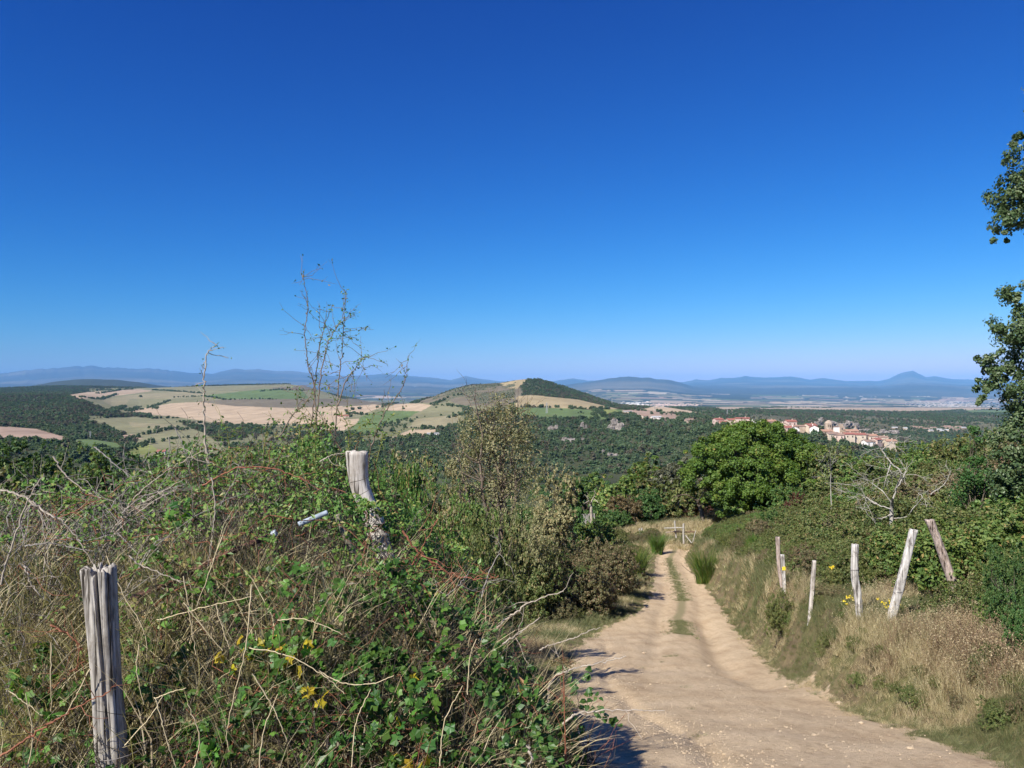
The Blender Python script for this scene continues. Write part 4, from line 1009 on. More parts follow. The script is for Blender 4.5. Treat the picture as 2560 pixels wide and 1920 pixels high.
# hedgerows between the fields: lines of small crowns
HEDGES = [[(141, 862), (208, 862), (250, 852)], [(270, 878), (240, 890), (250, 884), (330, 880), (365, 866)], [(275, 889), (300, 880), (330, 878), (340, 884)], [(300, 895), (330, 905), (386, 903)], [(380, 912), (470, 916), (620, 919), (700, 925)],
          [(300, 925), (400, 930), (440, 920)], [(370, 860), (440, 856), (487, 864), (600, 863)], [(560, 846), (600, 842), (655, 845)], [(262, 950), (330, 935), (380, 925)], [(262, 975), (330, 955), (400, 945)], [(735, 897), (760, 893), (790, 897)],
          [(825, 880), (860, 870)], [(932, 875), (970, 858), (1005, 852)], [(935, 875), (1005, 880), (1010, 893), (967, 905)], [(880, 905), (830, 917), (870, 915)], [(960, 903), (1005, 897)], [(1290, 862), (1340, 878)], [(1340, 885), (1400, 888), (1480, 898), (1545, 893), (1620, 888)],
          [(1153, 880), (1273, 885)], [(1313, 903), (1280, 896), (1250, 892)], [(1420, 895), (1480, 899), (1560, 890)], [(1560, 888), (1700, 886), (1850, 888), (1970, 891), (2080, 886)], [(1600, 884), (1700, 880), (1800, 881)], [(330, 843), (380, 846), (440, 850)], [(208, 850), (260, 843)]]
def find_depth(xd, yd, lo=600, hi=5000):
    """depth at which the land is first seen at (xd, yd)"""
    d = np.geomspace(lo, hi, 500); x = (xd * S - 1280) / F * d
    row = (HOR - (ground(x, d) - EYE) / d * F) / S
    k = np.where(row <= yd)[0]
    return d[k[0]] if len(k) else hi
hp = []
for h_ in HEDGES:
    for (x0, y0), (x1, y1) in zip(h_[:-1], h_[1:]):
        d0, d1 = find_depth(x0, y0), find_depth(x1, y1)
        a0 = np.array(((x0 * S - 1280) / F * d0, d0)); a1 = np.array(((x1 * S - 1280) / F * d1, d1))
        n = int(min(160, np.linalg.norm(a1 - a0) / 7)) + 1
        tt = rw.random(n)[:, None]
        hp.append(a0 * (1 - tt) + a1 * tt + rw.normal(size=(n, 2)) * 3.5)
hp = np.concatenate(hp)
scatter('hedgerows', np.stack([hp[:, 0], hp[:, 1], ground(hp[:, 0], hp[:, 1]) - 0.4], 1), rw.uniform(1.5, 4.5, len(hp)) * np.maximum(1, hp[:, 1] / 2000) ** 0.5, np.stack([0 * hp[:, 0], 0 * hp[:, 0], rw.uniform(0, 6.28, len(hp))], 1), rw.integers(0, 4, len(hp)), protos_w)

# lone trees that stand apart in the fields
FT = [('dark lone tree in the middle of the golden hill field edge', 1278, 883, 12), ('small tree left of the largest field tree', 1257, 884, 7), ('small pale tree at the left end of the field tree row', 1247, 883, 6),
      ('round tree right of the largest field tree', 1291, 886, 7), ('tree standing alone near the right end of the golden field', 1306, 884, 8), ('leaning small tree on the green hill field', 1212, 886, 8),
      ('bush at the left end of the golden field', 1142, 880, 12), ('dark tree by the white farmhouse roof', 1430, 907, 11), ('second dark tree right of the white farmhouse', 1441, 907, 11), ('tall thin dark tree beyond the gorge rim', 1501, 909, 9),
      ('round tree on the lower edge of the small sand-coloured field', 888, 943, 9), ('left tree of the clump in the pale field', 748, 889, 10), ('middle tree of the clump in the pale field', 762, 886, 12), ('right tree of the clump in the pale field', 777, 884, 12),
      ('tree at the corner between two pale fields', 815, 881, 10), ('small tree beside the corner tree of the pale fields', 826, 880, 8), ('tree in the middle of the second pale field', 872, 884, 8), ('tree beside the red-roofed barn', 757, 901, 12),
      ('tree at the left field corner below the ridge', 304, 858, 9), ('tree in the pink field at the left', 47, 952, 14), ('tree above the green field on the olive slope', 942, 881, 7), ('wood-edge tree above the pink field on the gorge rim', 1396, 901, 10)]
for lb, x, y, w in FT:
    d = find_depth(x, y); p = W(x, y, d); q = w * S / F * d / 2
    t = thing('field_tree', lb, 'tree', (p.x, p.y, g1(p.x, p.y) - 0.3), random.uniform(0, 6), (q, q, q * 1.1), 'lone trees in the far fields')
    link('crown', STOCK['far%d' % random.randint(0, 2)][0], M['far_wood'], t); link('trunk', STOCK['far0'][1], M['bark'], t)

# ------------------------------------------------------------------ rocks in the gorge walls
def rock_mesh(name, seed, sx, sy, sz, lumps=9):
    r = np.random.default_rng(seed); Vs = []; Fs = []; off = 0
    n1, n2 = 9, 7
    for k in range(lumps):
        c = r.normal(size=3) * (sx * 0.4, sy * 0.3, sz * 0.3); s = np.array((sx, sy, sz)) * r.uniform(0.16, 0.36)
        th = np.linspace(0, 2 * math.pi, n1, endpoint=False); ph = np.linspace(0.02, math.pi - 0.02, n2)
        T, Pp = np.meshgrid(th, ph)
        q = np.stack([np.sin(Pp) * np.cos(T), np.sin(Pp) * np.sin(T), np.cos(Pp)], -1).reshape(-1, 3)
        q = np.sign(q) * np.abs(q) ** 0.7 * (1 + 0.35 * r.normal(size=(len(q), 1)).clip(-1, 1)) * s * (1, 1, 1.5) + c
        i = np.arange(n2 - 1)[:, None] * n1 + np.arange(n1)[None]; j = np.arange(n2 - 1)[:, None] * n1 + (np.arange(n1)[None] + 1) % n1
        Vs.append(q); Fs.append(np.stack([i, i + n1, j + n1, j], -1).reshape(-1, 4) + off); off += len(q)
    return np_mesh(name, np.concatenate(Vs), np.concatenate(Fs), False)
ROCKS = [('pale crag standing out of the wooded gorge wall, the largest', 1323, 925, 26, 18), ('pale rock patch near the top of the gorge wall', 1258, 923, 12, 8), ('broken rock face low on the gorge wall behind the brown tree', 1222, 952, 26, 12), ('rock patch at the left of the gorge wall', 1196, 926, 14, 10),
         ('bare rock showing low in the middle of the gorge wall', 1295, 978, 10, 12), ('small rock low on the gorge wall right of the middle', 1318, 985, 16, 8), ('grey slanting rock face behind the church tower', 1770, 918, 20, 14), ('grey rock face right of the church', 1800, 921, 24, 14),
         ('long grey rock face on the far gorge wall', 1835, 922, 26, 14), ('rock patch at the right end of the far gorge wall', 1868, 930, 16, 9), ('pink-grey rocks low on the far gorge wall', 1905, 935, 26, 8)]
for k, (lb, x, y, w, h) in enumerate(ROCKS):
    d = find_depth(x, y + h * 0.3); s_ = S / F * d
    p = W(x, y, d); z = g1(p.x, p.y)
    t = link('rock_outcrop', rock_mesh('rock_outcrop', 300 + k, w * s_, w * s_ * 0.5, h * s_ * 1.1), M['rock'], None, (p.x, p.y - 4, z + h * s_ * 0.25))
    tag(t, lb, 'rock', 'rock faces in the gorge')

# ------------------------------------------------------------------ village on the spur
def fmat(nm, a, b=None, sc=0.4): M[nm] = flat_mat(nm, a, 0.9, 0, b, sc)
fmat('wall_cream', (0.62, 0.52, 0.40), (0.50, 0.41, 0.31)); fmat('wall_white', (0.78, 0.74, 0.69), (0.70, 0.65, 0.60)); fmat('wall_stone', (0.42, 0.33, 0.25), (0.30, 0.23, 0.17)); fmat('wall_pink', (0.60, 0.45, 0.38), (0.52, 0.38, 0.31))
fmat('roof_red', (0.31, 0.115, 0.085), (0.25, 0.10, 0.075)); fmat('roof_brown', (0.29, 0.19, 0.145), (0.22, 0.15, 0.115)); fmat('roof_orange', (0.40, 0.23, 0.155), (0.30, 0.175, 0.12)); fmat('glass_dark', (0.05, 0.045, 0.04)); fmat('steel', (0.35, 0.36, 0.37)); fmat('roof_grey', (0.45, 0.45, 0.45))

def box(name, sx, sy, z0, z1, mat, parent, off=(0, 0)):
    o = link(name, box_mesh(name, off[0] - sx / 2, off[0] + sx / 2, off[1] - sy / 2, off[1] + sy / 2, z0, z1), mat, parent); return o
def gable(name, sx, sy, z0, zr, th, mat, parent, wall=None):
    """two roof slabs with eaves; ridge along x. wall: also the gable triangles"""
    e = 0.4; hx = sx / 2 + e; hy = sy / 2 + e; zb = z0 - e * (zr - z0) / (sy / 2)
    V = []; Fc = []
    for s in (-1, 1):
        i = len(V)
        V += [(-hx, s * hy, zb), (hx, s * hy, zb), (hx, 0, zr), (-hx, 0, zr), (-hx, s * hy, zb + th), (hx, s * hy, zb + th), (hx, 0, zr + th), (-hx, 0, zr + th)]
        Fc += [(i, i + 1, i + 2, i + 3), (i + 4, i + 7, i + 6, i + 5), (i, i + 4, i + 5, i + 1), (i, i + 3, i + 7, i + 4), (i + 1, i + 5, i + 6, i + 2)]
    link(name, np_mesh(name, V, np.array(Fc)), mat, parent)
def house(label, x, y, D, w, dp, h, rh, wall, roof, rz=0.0, win=((-.25, .6), (.25, .6)), chim=True, cat='house', name='village_house', group='village houses'):
    p = W(x, y, D); g = p.z; h *= 0.92; rh *= 0.7; w *= 0.82; dp *= 0.85
    t = thing(name, label, cat, (p.x, p.y, g), rz, group=group)
    V = []; hx, hy = w / 2, dp / 2
    V = [(-hx, -hy, -6), (hx, -hy, -6), (hx, hy, -6), (-hx, hy, -6), (-hx, -hy, h), (hx, -hy, h), (hx, hy, h), (-hx, hy, h), (-hx, 0, h + rh - 0.05), (hx, 0, h + rh - 0.05)]
    link('wall', np_mesh('house_wall', V, [np.array([(0, 1, 5, 4), (2, 3, 7, 6)]), np.array([(1, 2, 6, 9, 5), (3, 0, 4, 8, 7)]), np.array([(4, 5, 9, 8), (6, 7, 8, 9)])]), M[wall], t)
    gable('roof', w, dp, h, h + rh, 0.25, M[roof], t)
    for fx, fz in win:
        box('window', 1.0, 0.16, h * fz - 0.7, h * fz + 0.7, M['glass_dark'], t, (fx * w, -hy - 0.02))
    box('window', 0.16, 1.0, h * .6 - 0.6, h * .6 + 0.6, M['glass_dark'], t, (-hx - 0.02, 0.1 * dp))
    if chim: box('chimney', 0.7, 0.7, h + rh * 0.4, h + rh + 1.0, M[wall], t, (w * 0.25, dp * 0.1))
    return t
HOUSES = [
 ('first house of the village, pale pink with a red roof at its left end', 1551, 918, 712, 9, 9, 5.5, 1.6, 'wall_pink', 'roof_red', 0.2),
 ('low pink wing with a bright red roof beside the first house', 1562, 920, 708, 8, 8, 3.8, 1.6, 'wall_pink', 'roof_red', -0.1),
 ('long cream house with red roof, second from the left end of the village', 1582, 917, 716, 13, 9, 4.6, 1.8, 'wall_cream', 'roof_red', 0.1),
 ('large pale pink block with a flat red roof above the big oak', 1603, 917, 712, 15, 10, 6.0, 1.3, 'wall_pink', 'roof_red', -0.1),
 ('small white gable peeping over the oak crown', 1627, 920, 705, 6, 7, 3.4, 2.2, 'wall_white', 'roof_brown', 1.4),
 ('white gabled house half hidden by the top of the oak', 1644, 922, 705, 7, 8, 3.6, 2.4, 'wall_white', 'roof_brown', 1.3),
 ('stone house with brown roof on the oak skyline', 1663, 920, 715, 12, 9, 4.6, 2.0, 'wall_stone', 'roof_orange', 0.2),
 ('brown-roofed house right of the oak skyline', 1680, 925, 710, 11, 9, 4.4, 2.2, 'wall_cream', 'roof_brown', 0.5),
 ('cream gable-end house before the red-roofed pair', 1692, 927, 706, 8, 9, 4.6, 2.2, 'wall_cream', 'roof_brown', 1.2),
 ('tall white house with a bright red roof in the middle of the village', 1707, 923, 710, 11, 9, 5.8, 2.0, 'wall_pink', 'roof_red', 0.15),
 ('low house with white front below the tall red-roofed one', 1704, 931, 698, 13, 9, 3.4, 2.2, 'wall_pink', 'roof_red', 0.2),
 ('white gable wall facing the camera under the tall red-roofed house', 1715, 935, 694, 8, 9, 4.2, 2.8, 'wall_white', 'roof_brown', 1.5),
 ('long low tan barn in the middle of the village', 1732, 928, 706, 17, 7, 3.4, 1.4, 'wall_stone', 'roof_brown', -0.15),
 ('red-roofed house right of the long tan barn', 1750, 928, 704, 11, 9, 4.2, 2.2, 'wall_cream', 'roof_red', 0.3),
 ('white gabled house just left of the dark village tree', 1758, 933, 698, 9, 9, 4.4, 2.8, 'wall_white', 'roof_red', 1.3),
 ('brown-roofed house below the church tower', 1784, 941, 700, 12, 9, 4.4, 2.0, 'wall_cream', 'roof_orange', 0.1),
 ('cream wall house under the church nave', 1797, 948, 692, 13, 9, 5.0, 2.0, 'wall_cream', 'roof_brown', 0.2),
 ('cream house with blank gable below the two towers', 1812, 950, 690, 10, 8, 4.6, 1.8, 'wall_pink', 'roof_brown', -0.3),
 ('pink-roofed row right of the stone turret', 1838, 942, 702, 14, 9, 5.0, 2.0, 'wall_stone', 'roof_orange', 0.0),
 ('pale house with red roof below the pink-roofed row', 1832, 950, 692, 11, 9, 5.5, 1.9, 'wall_cream', 'roof_red', 0.05),
 ('long tan block with red roof in the lower village', 1852, 952, 696, 15, 10, 6.0, 2.0, 'wall_cream', 'roof_red', 0.0),
 ('stone house right of the long tan block', 1868, 953, 700, 9, 9, 6.0, 1.8, 'wall_stone', 'roof_brown', 0.4),
 ('orange-roofed house in the lower village', 1882, 953, 700, 10, 9, 5.4, 2.0, 'wall_cream', 'roof_orange', 0.1),
 ('white house with two dark windows at the bottom of the village', 1876, 965, 682, 11, 9, 5.0, 2.2, 'wall_white', 'roof_brown', 0.2),
 ('brown-roofed house behind the white two-window house', 1892, 960, 688, 10, 9, 4.6, 2.2, 'wall_pink', 'roof_red', 0.6),
 ('pale long roofed house near the right end of the village', 1904, 955, 700, 12, 9, 4.6, 1.8, 'wall_cream', 'roof_brown', -0.2),
 ('last house at the right end of the village with orange roof', 1922, 963, 690, 12, 9, 4.6, 2.2, 'wall_cream', 'roof_orange', 0.1),
]
for h_ in HOUSES: house(*h_)
# church: octagonal domed crossing tower, nave, square bell turret
def prism(name, n, rr0, rr1, z0, z1, mat, parent, off=(0, 0)):
    a = (np.arange(n) + 0.5) / n * 2 * math.pi
    V = [(off[0] + math.cos(t) * rr0, off[1] + math.sin(t) * rr0, z0) for t in a] + [(off[0] + math.cos(t) * rr1, off[1] + math.sin(t) * rr1, z1) for t in a]
    me = np_mesh(name, V, [np.array([(i, (i + 1) % n, n + (i + 1) % n, n + i) for i in range(n)]), np.array([list(range(n, 2 * n))])])
    return link(name, me, mat, parent)
p = W(1790, 935, 708)
ch = thing('village_church', 'stone church with a rounded octagonal tower and white nave wall', 'church', (p.x, p.y, p.z))
prism('tower', 8, 3.6, 3.6, -6, 8.5, M['wall_stone'], ch)
prism('dome', 8, 3.9, 2.6, 8.5, 10.4, M['wall_stone'], ch); prism('cupola', 8, 2.6, 0.8, 10.4, 11.6, M['wall_stone'], ch)
for a in (-2.0, -1.57, -1.1): box('window', 0.8, 0.3, 5.4, 7.4, M['glass_dark'], ch, (math.cos(a) * 3.45, math.sin(a) * 3.45))
box('nave', 10, 7, -6, 5.5, M['wall_white'], ch, (8.5, 0)); box('roof', 10.6, 7.6, 5.5, 5.9, M['roof_brown'], ch, (8.5, 0))
p = W(1817, 940, 706)
tu = thing('bell_turret', 'narrow square stone turret right of the church', 'tower', (p.x, p.y, p.z))
box('wall', 4.2, 4.2, -6, 8.0, M['wall_stone'], tu); box('belfry', 2.6, 4.0, 8.0, 10.2, M['wall_stone'], tu, (-0.4, 0))
box('window', 0.8, 0.3, 5.0, 6.8, M['glass_dark'], tu, (0, -2.1))
p = W(1848, 938, 712); ct = thing('stone_chimney_tower', 'thin ruined stone stack above the pink-roofed row', 'tower', (p.x, p.y, p.z)); prism('stack', 6, 1.3, 0.7, -5, 7, M['wall_stone'], ct); prism('cap', 6, 0.9, 0.9, 7.0, 7.6, M['wall_stone'], ct)
for lb, x, y, D, w in (('dark tree between the village and the church', 1768, 925, 696, 16), ('tree behind the middle of the village', 1660, 915, 740, 30), ('tree right of the church rocks', 1870, 945, 712, 16), ('dark trees at the right end of the village', 1945, 955, 690, 34), ('tree in front of the first village house', 1548, 922, 690, 24), ('tree below the village houses left of the church', 1745, 938, 680, 40)):
    shrub('far%d' % (x % 3), 'dark', 'village_tree', 'tree', lb, x, y, D, w, 'trees in the village')
# farm buildings in the fields
for lb, x, y, w, dp, h, rh, wl, rf, nm3 in (
    ('white-roofed farm building on the gorge rim', 1417, 905.5, 16, 9, 3.2, 1.8, 'wall_white', 'roof_grey', 'farmhouse'), ('pale green-roofed shed left of the white farm building', 1355, 892, 16, 10, 2.6, 1.0, 'wall_cream', 'roof_grey', 'farm_shed'),
    ('red-roofed barn among the pale fields', 742, 902, 26, 14, 3.6, 3.0, 'wall_pink', 'roof_red', 'red_barn'), ('tiny white house with red roof below the fields on the left', 349, 981, 9, 7, 3.0, 2.0, 'wall_white', 'roof_red', 'farmhouse'),
    ('white shed beside the small sand-coloured field', 937, 941, 20, 8, 3.0, 1.0, 'wall_white', 'roof_grey', 'farm_shed'), ('stone ruin on the wooded rim left of the village', 1489, 915, 12, 9, 5.0, 2.0, 'wall_stone', 'roof_brown', 'farmhouse'),
    ('cream farmhouse at the top of the gorge wall', 1393, 904, 10, 8, 4.0, 2.0, 'wall_cream', 'roof_brown', 'farmhouse')):
    d = find_depth(x, y); p = W(x, y, d)
    house(lb, x, y, d, w, dp, h, rh, wl, rf, 0.2, chim=False, cat='building', name=nm3, group='farm buildings in the fields')
# hamlet across the gorge
HAM = [(1975, 925), (1988, 926), (2000, 929), (2016, 927), (2029, 931), (2040, 925), (2046, 924), (2052, 926), (2034, 934), (2044, 932), (2066, 931), (2080, 927), (1932, 927), (1955, 928), (2010, 933), (2070, 925)]
adj = ['leftmost tiny', 'small', 'low', 'whitish', 'cream', 'wide white', 'bright white', 'pale', 'lowest long', 'squat', 'lone right', 'rightmost', 'solitary far-left', 'second far-left', 'half-hidden', 'upper right']
for k, (x, y) in enumerate(HAM):
    d = find_depth(x, y, 1300, 4000)
    house(f'{adj[k]} house of the hamlet across the gorge', x, y, d, random.uniform(8, 15), 8, 3.4, 2, random.choice(['wall_cream', 'wall_stone']), random.choice(['roof_brown', 'roof_brown', 'roof_grey']), random.uniform(-.4, .4), chim=False, win=(), name='hamlet_house', group='hamlet houses across the gorge')
# towns on the plain, each one mass of tiny buildings
fmat('town_wall', (0.50, 0.46, 0.43), (0.36, 0.31, 0.28), 0.02)
def town(name, xa, xb, ya, yb, n, size, seed, mats=('wall_white',)):
    r = np.random.default_rng(seed); Vs = []; Fs = []; off = 0
    base = np.array([(-1, -1, 0), (1, -1, 0), (1, 1, 0), (-1, 1, 0), (-1, -1, 1), (1, -1, 1), (1, 1, 1), (-1, 1, 1)], float)
    fc = np.array([(0, 1, 5, 4), (1, 2, 6, 5), (2, 3, 7, 6), (3, 0, 4, 7), (4, 5, 6, 7)])
    for _ in range(n):
        x = r.triangular(xa, (xa + xb) / 2, xb); y = r.uniform(ya, yb); d = find_depth(x, y, 4700, 15000)
        p = W(x, y, d); s = r.uniform(0.5, 1.3) * size
        a = r.uniform(-.6, .6); q = base * (s, s * 0.6, s * r.uniform(0.5, 0.9))
        q = np.stack([q[:, 0] * math.cos(a) - q[:, 1] * math.sin(a), q[:, 0] * math.sin(a) + q[:, 1] * math.cos(a), q[:, 2]], 1)
        Vs.append(q + (p.x, p.y, g1(p.x, p.y) - 2)); Fs.append(fc + off); off += 8
    me = np_mesh(name, np.concatenate(Vs), np.concatenate(Fs)); return tag(link(name, me, M[mats[0]]), kind='stuff')
town('distant_town', 1940, 2175, 868, 879, 420, 9, 1, ('town_wall',)); town('plain_town', 1395, 1520, 872, 878, 160, 9, 2, ('wall_pink',)); town('plain_town', 1340, 1410, 868, 876, 80, 9, 3)
town('hillside_buildings', 1640, 2080, 848, 866, 26, 13, 4, ('town_wall',))
# pylons
for lb, x, y0, y1 in (('electricity pylon standing in the green hill field', 1181, 870, 893), ('distant pylon on the golden slope', 1322, 860, 874), ('pale pylon by the pink field', 1415, 879, 888), ('faint pylon over the right-hand wooded plateau', 1571, 884, 896), ('small white mast in the left valley', 195, 932, 948)):
    d = find_depth(x, y1); s_ = S / F * d; p = W(x, y1, d); h = (y1 - y0) * s_
    t = thing('pylon', lb, 'pylon', (p.x, p.y, g1(p.x, p.y)), 0.4, group='pylons in the far fields')
    b_ = h * 0.07; pa = [(np.array([(sx * b_, sy * b_, 0), (sx * b_ * 0.2, sy * b_ * 0.2, h)]), np.array((0.22, 0.15))) for sx in (-1, 1) for sy in (-1, 1)]
    for k in range(6):
        z0 = h * k / 6; z1 = h * (k + 1) / 6; w0 = b_ * (1 - 0.8 * k / 6); w1 = b_ * (1 - 0.8 * (k + 1) / 6)
        pa += [(np.array([(-w0, -w0, z0), (w1, -w1, z1)]), 0.1), (np.array([(w0, -w0, z0), (-w1, -w1, z1)]), 0.1)]
    V, Fc = tubes(pa, 4); link('lattice', np_mesh('pylon_lattice', V, Fc), M['steel'], t)
    V, Fc = tubes([(np.array([(-h * .16, 0, h * q), (h * .16, 0, h * q)]), 0.16) for q in (0.78, 0.9)], 4); link('crossarms', np_mesh('pylon_crossarms', V, Fc), M['steel'], t)
#NEAR
# ------------------------------------------------------------------ the thicket left of the track
HT = np.array([(1.4, .05), (2.0, .30), (2.5, .50), (3.0, .98), (3.6, 1.42), (4.6, 2.10), (5.6, 2.25), (7.0, 1.7), (9.0, 1.1), (11, .5), (13, 0.0)])
ET = np.array([(-9, .9), (-2.6, .97), (-2.2, 1.0), (-0.75, 1.0), (-0.5, .93), (-.2, .82), (.05, .68), (.25, .5), (.36, .3), (.46, 0)])
SIL = np.array([(-200, 1030), (0, 1045), (100, 1040), (200, 1032), (280, 1010), (340, 985), (400, 962), (440, 950), (480, 968), (540, 960), (600, 975), (640, 950), (700, 945), (750, 975), (800, 1000), (850, 1000), (1300, 1000)])
def mound(x, y):
    h = np.interp(y, HT[:, 0], HT[:, 1]) * np.interp(x + 0.34 * sstep(3.0, 4.6, y) - 0.12 * np.clip(y - 5, 0, 5), ET[:, 0], ET[:, 1])
    xd = (x / np.maximum(y, 0.3) * F + 1280) / S
    dz = (935 - np.interp(xd, SIL[:, 0], SIL[:, 1])) * S / F * 4.6 * sstep(3.2, 4.6, y)
    h = h + dz + 0.22 * fbm(x * 1.7, y * 1.7, 3, 101) * np.minimum(1, h) + 0.16 * fbm(x * 4.2, y * 4.2, 2, 102) * np.minimum(1, h)
    h = h - 0.30 * np.exp(-((x + 1.25) / 0.16) ** 2 - ((y - 2.25) / 0.3) ** 2)
    h = h + 0.20 * np.exp(-((x + 0.70) / 0.22) ** 2 - ((y - 3.65) / 0.3) ** 2)
    return ground(x, y) + np.maximum(h, 0), h
def mound_depth(xd, yd, lo=1.6, hi=6.0):
    d = np.linspace(lo, hi, 200); x = (xd * S - 1280) / F * d
    row = (HOR - (mound(x, d)[0] - EYE) / d * F) / S
    k = np.where(row <= yd)[0]
    return float(d[k[0]]) if len(k) else 4.4
def gdepth(xd, yd, lo=2.0, hi=75):
    d = np.geomspace(lo, hi, 600); x = (xd * S - 1280) / F * d
    row = (HOR - (ground(x, d) - EYE) / d * F) / S
    k = np.where(row <= yd)[0]
    return float(d[k[0]]) if len(k) else hi

rt = np.random.default_rng(900)
NP_ = 330000
px = rt.uniform(-6.0, 0.55, NP_); py = 1.7 + 10.5 * rt.random(NP_) ** 1.6
vis = (np.abs(px / py) < 0.74)
px = px[vis]; py = py[vis]
mz_, mh = mound(px, py)
ok = mh > 0.08
px, py, mz_, mh = px[ok], py[ok], mz_[ok], mh[ok]
depth = rt.random(len(px)) ** 1.6 * np.minimum(0.42, mh)
pz = mz_ - depth + rt.normal(size=len(px)) * 0.015
# clumpiness: gaps where one sees into the dark
cl = fbm(px * 5 + 3, py * 5 + pz * 4, 3, 111)
lf = sstep(-1.15, -1.75, px) * sstep(2.6, 3.2, py) * (1 - sstep(4.6, 5.6, py))
keepm = (cl > -0.04 + 0.20 * lf + 0.10 * (py < 3.4)) & (rt.random(len(px)) > 0.45 * lf)
px, py, pz, mh, cl = px[keepm], py[keepm], pz[keepm], mh[keepm], cl[keepm]
n = len(px)
u_ = rt.random(n)
nz1 = fbm(px * 1.3 + 9, py * 1.3, 3, 112)
left = sstep(-1.15, -1.75, px) * sstep(2.7, 3.2, py) * (1 - sstep(5.2, 6.0, py))
front = (1 - sstep(2.9, 3.5, py)) * (px < -0.05)
right = sstep(-0.25, -0.05, px) * (1 - sstep(3.4, 4.2, py))
sp = np.zeros(n, int)                      # 0 rose, 1 litter/dead twig leaves, 2 vine, 3 bramble
sp = np.where(rt.random(n) < 0.07, 1, sp)
sp = np.where(left * 0.4 + 0.3 * nz1 * left > u_, 1, sp)
sp = np.where(front * (0.45 + nz1) > u_, 2, sp)
sp = np.where((front > 0.5) & (rt.random(n) < 0.14), 1, sp)
sp = np.where(right * 0.95 > rt.random(n), 3, sp)
sp = np.where((py > 3.3) & (nz1 > 0.28) & (rt.random(n) < 0.35), 2, sp)
# which plant a leaf belongs to
SEEDS = [ # name, label, x, y
 ('thorn_tangle', 'grey tangle of dead thorny canes behind the near post at the left edge', -2.3, 3.6), ('thorn_tangle', 'tangle of dry arching canes in the left middle of the thicket', -1.75, 4.3), ('thorn_tangle', 'dark shaded thorny tangle left of the near post', -2.4, 2.9),
 ('rose_bush', 'leafy wild rose bush carrying the tall thin shoots', -1.25, 4.5), ('rose_bush', 'wild rose bush around the bleached leaning post', -0.85, 4.0), ('rose_bush', 'rose bush with red canes right of the leaning post', -0.35, 3.9),
 ('rose_bush', 'rose bush over the rusty bar in the middle of the thicket', -1.2, 3.4), ('climbing_vine', 'bright green climbing vine with lobed leaves right of the near post', -0.85, 2.6), ('climbing_vine', 'vine with yellowing leaves low in the middle foreground', -0.4, 2.7),
 ('climbing_vine', 'low vine and dry stalks at the foot of the near post', -1.5, 2.2), ('bramble_bush', 'dark green bramble bush hanging over the shaded edge of the track', 0.15, 2.9), ('bramble_bush', 'bramble bush with pale dead canes reaching over the track', 0.12, 3.8),
 ('rose_bush', 'back of the thicket falling away downhill, left part', -3.2, 7.5), ('rose_bush', 'back of the thicket falling away downhill, right part', -1.0, 7.5)]
sx_ = np.array([s[2] for s in SEEDS]); sy_ = np.array([s[3] for s in SEEDS])
who = ((px[:, None] - sx_[None]) ** 2 + ((py[:, None] - sy_[None]) * 0.8) ** 2).argmin(1)
LW = {0: (0.028, 0.017), 1: (0.026, 0.010), 2: (0.034, 0.028), 3: (0.042, 0.030)}
SPM = {0: 'rose', 1: 'litter', 2: 'vine', 3: 'bramble'}
SPN = {0: 'foliage', 1: 'dead_leaves', 2: 'vine_leaves', 3: 'bramble_leaves'}
THK = []
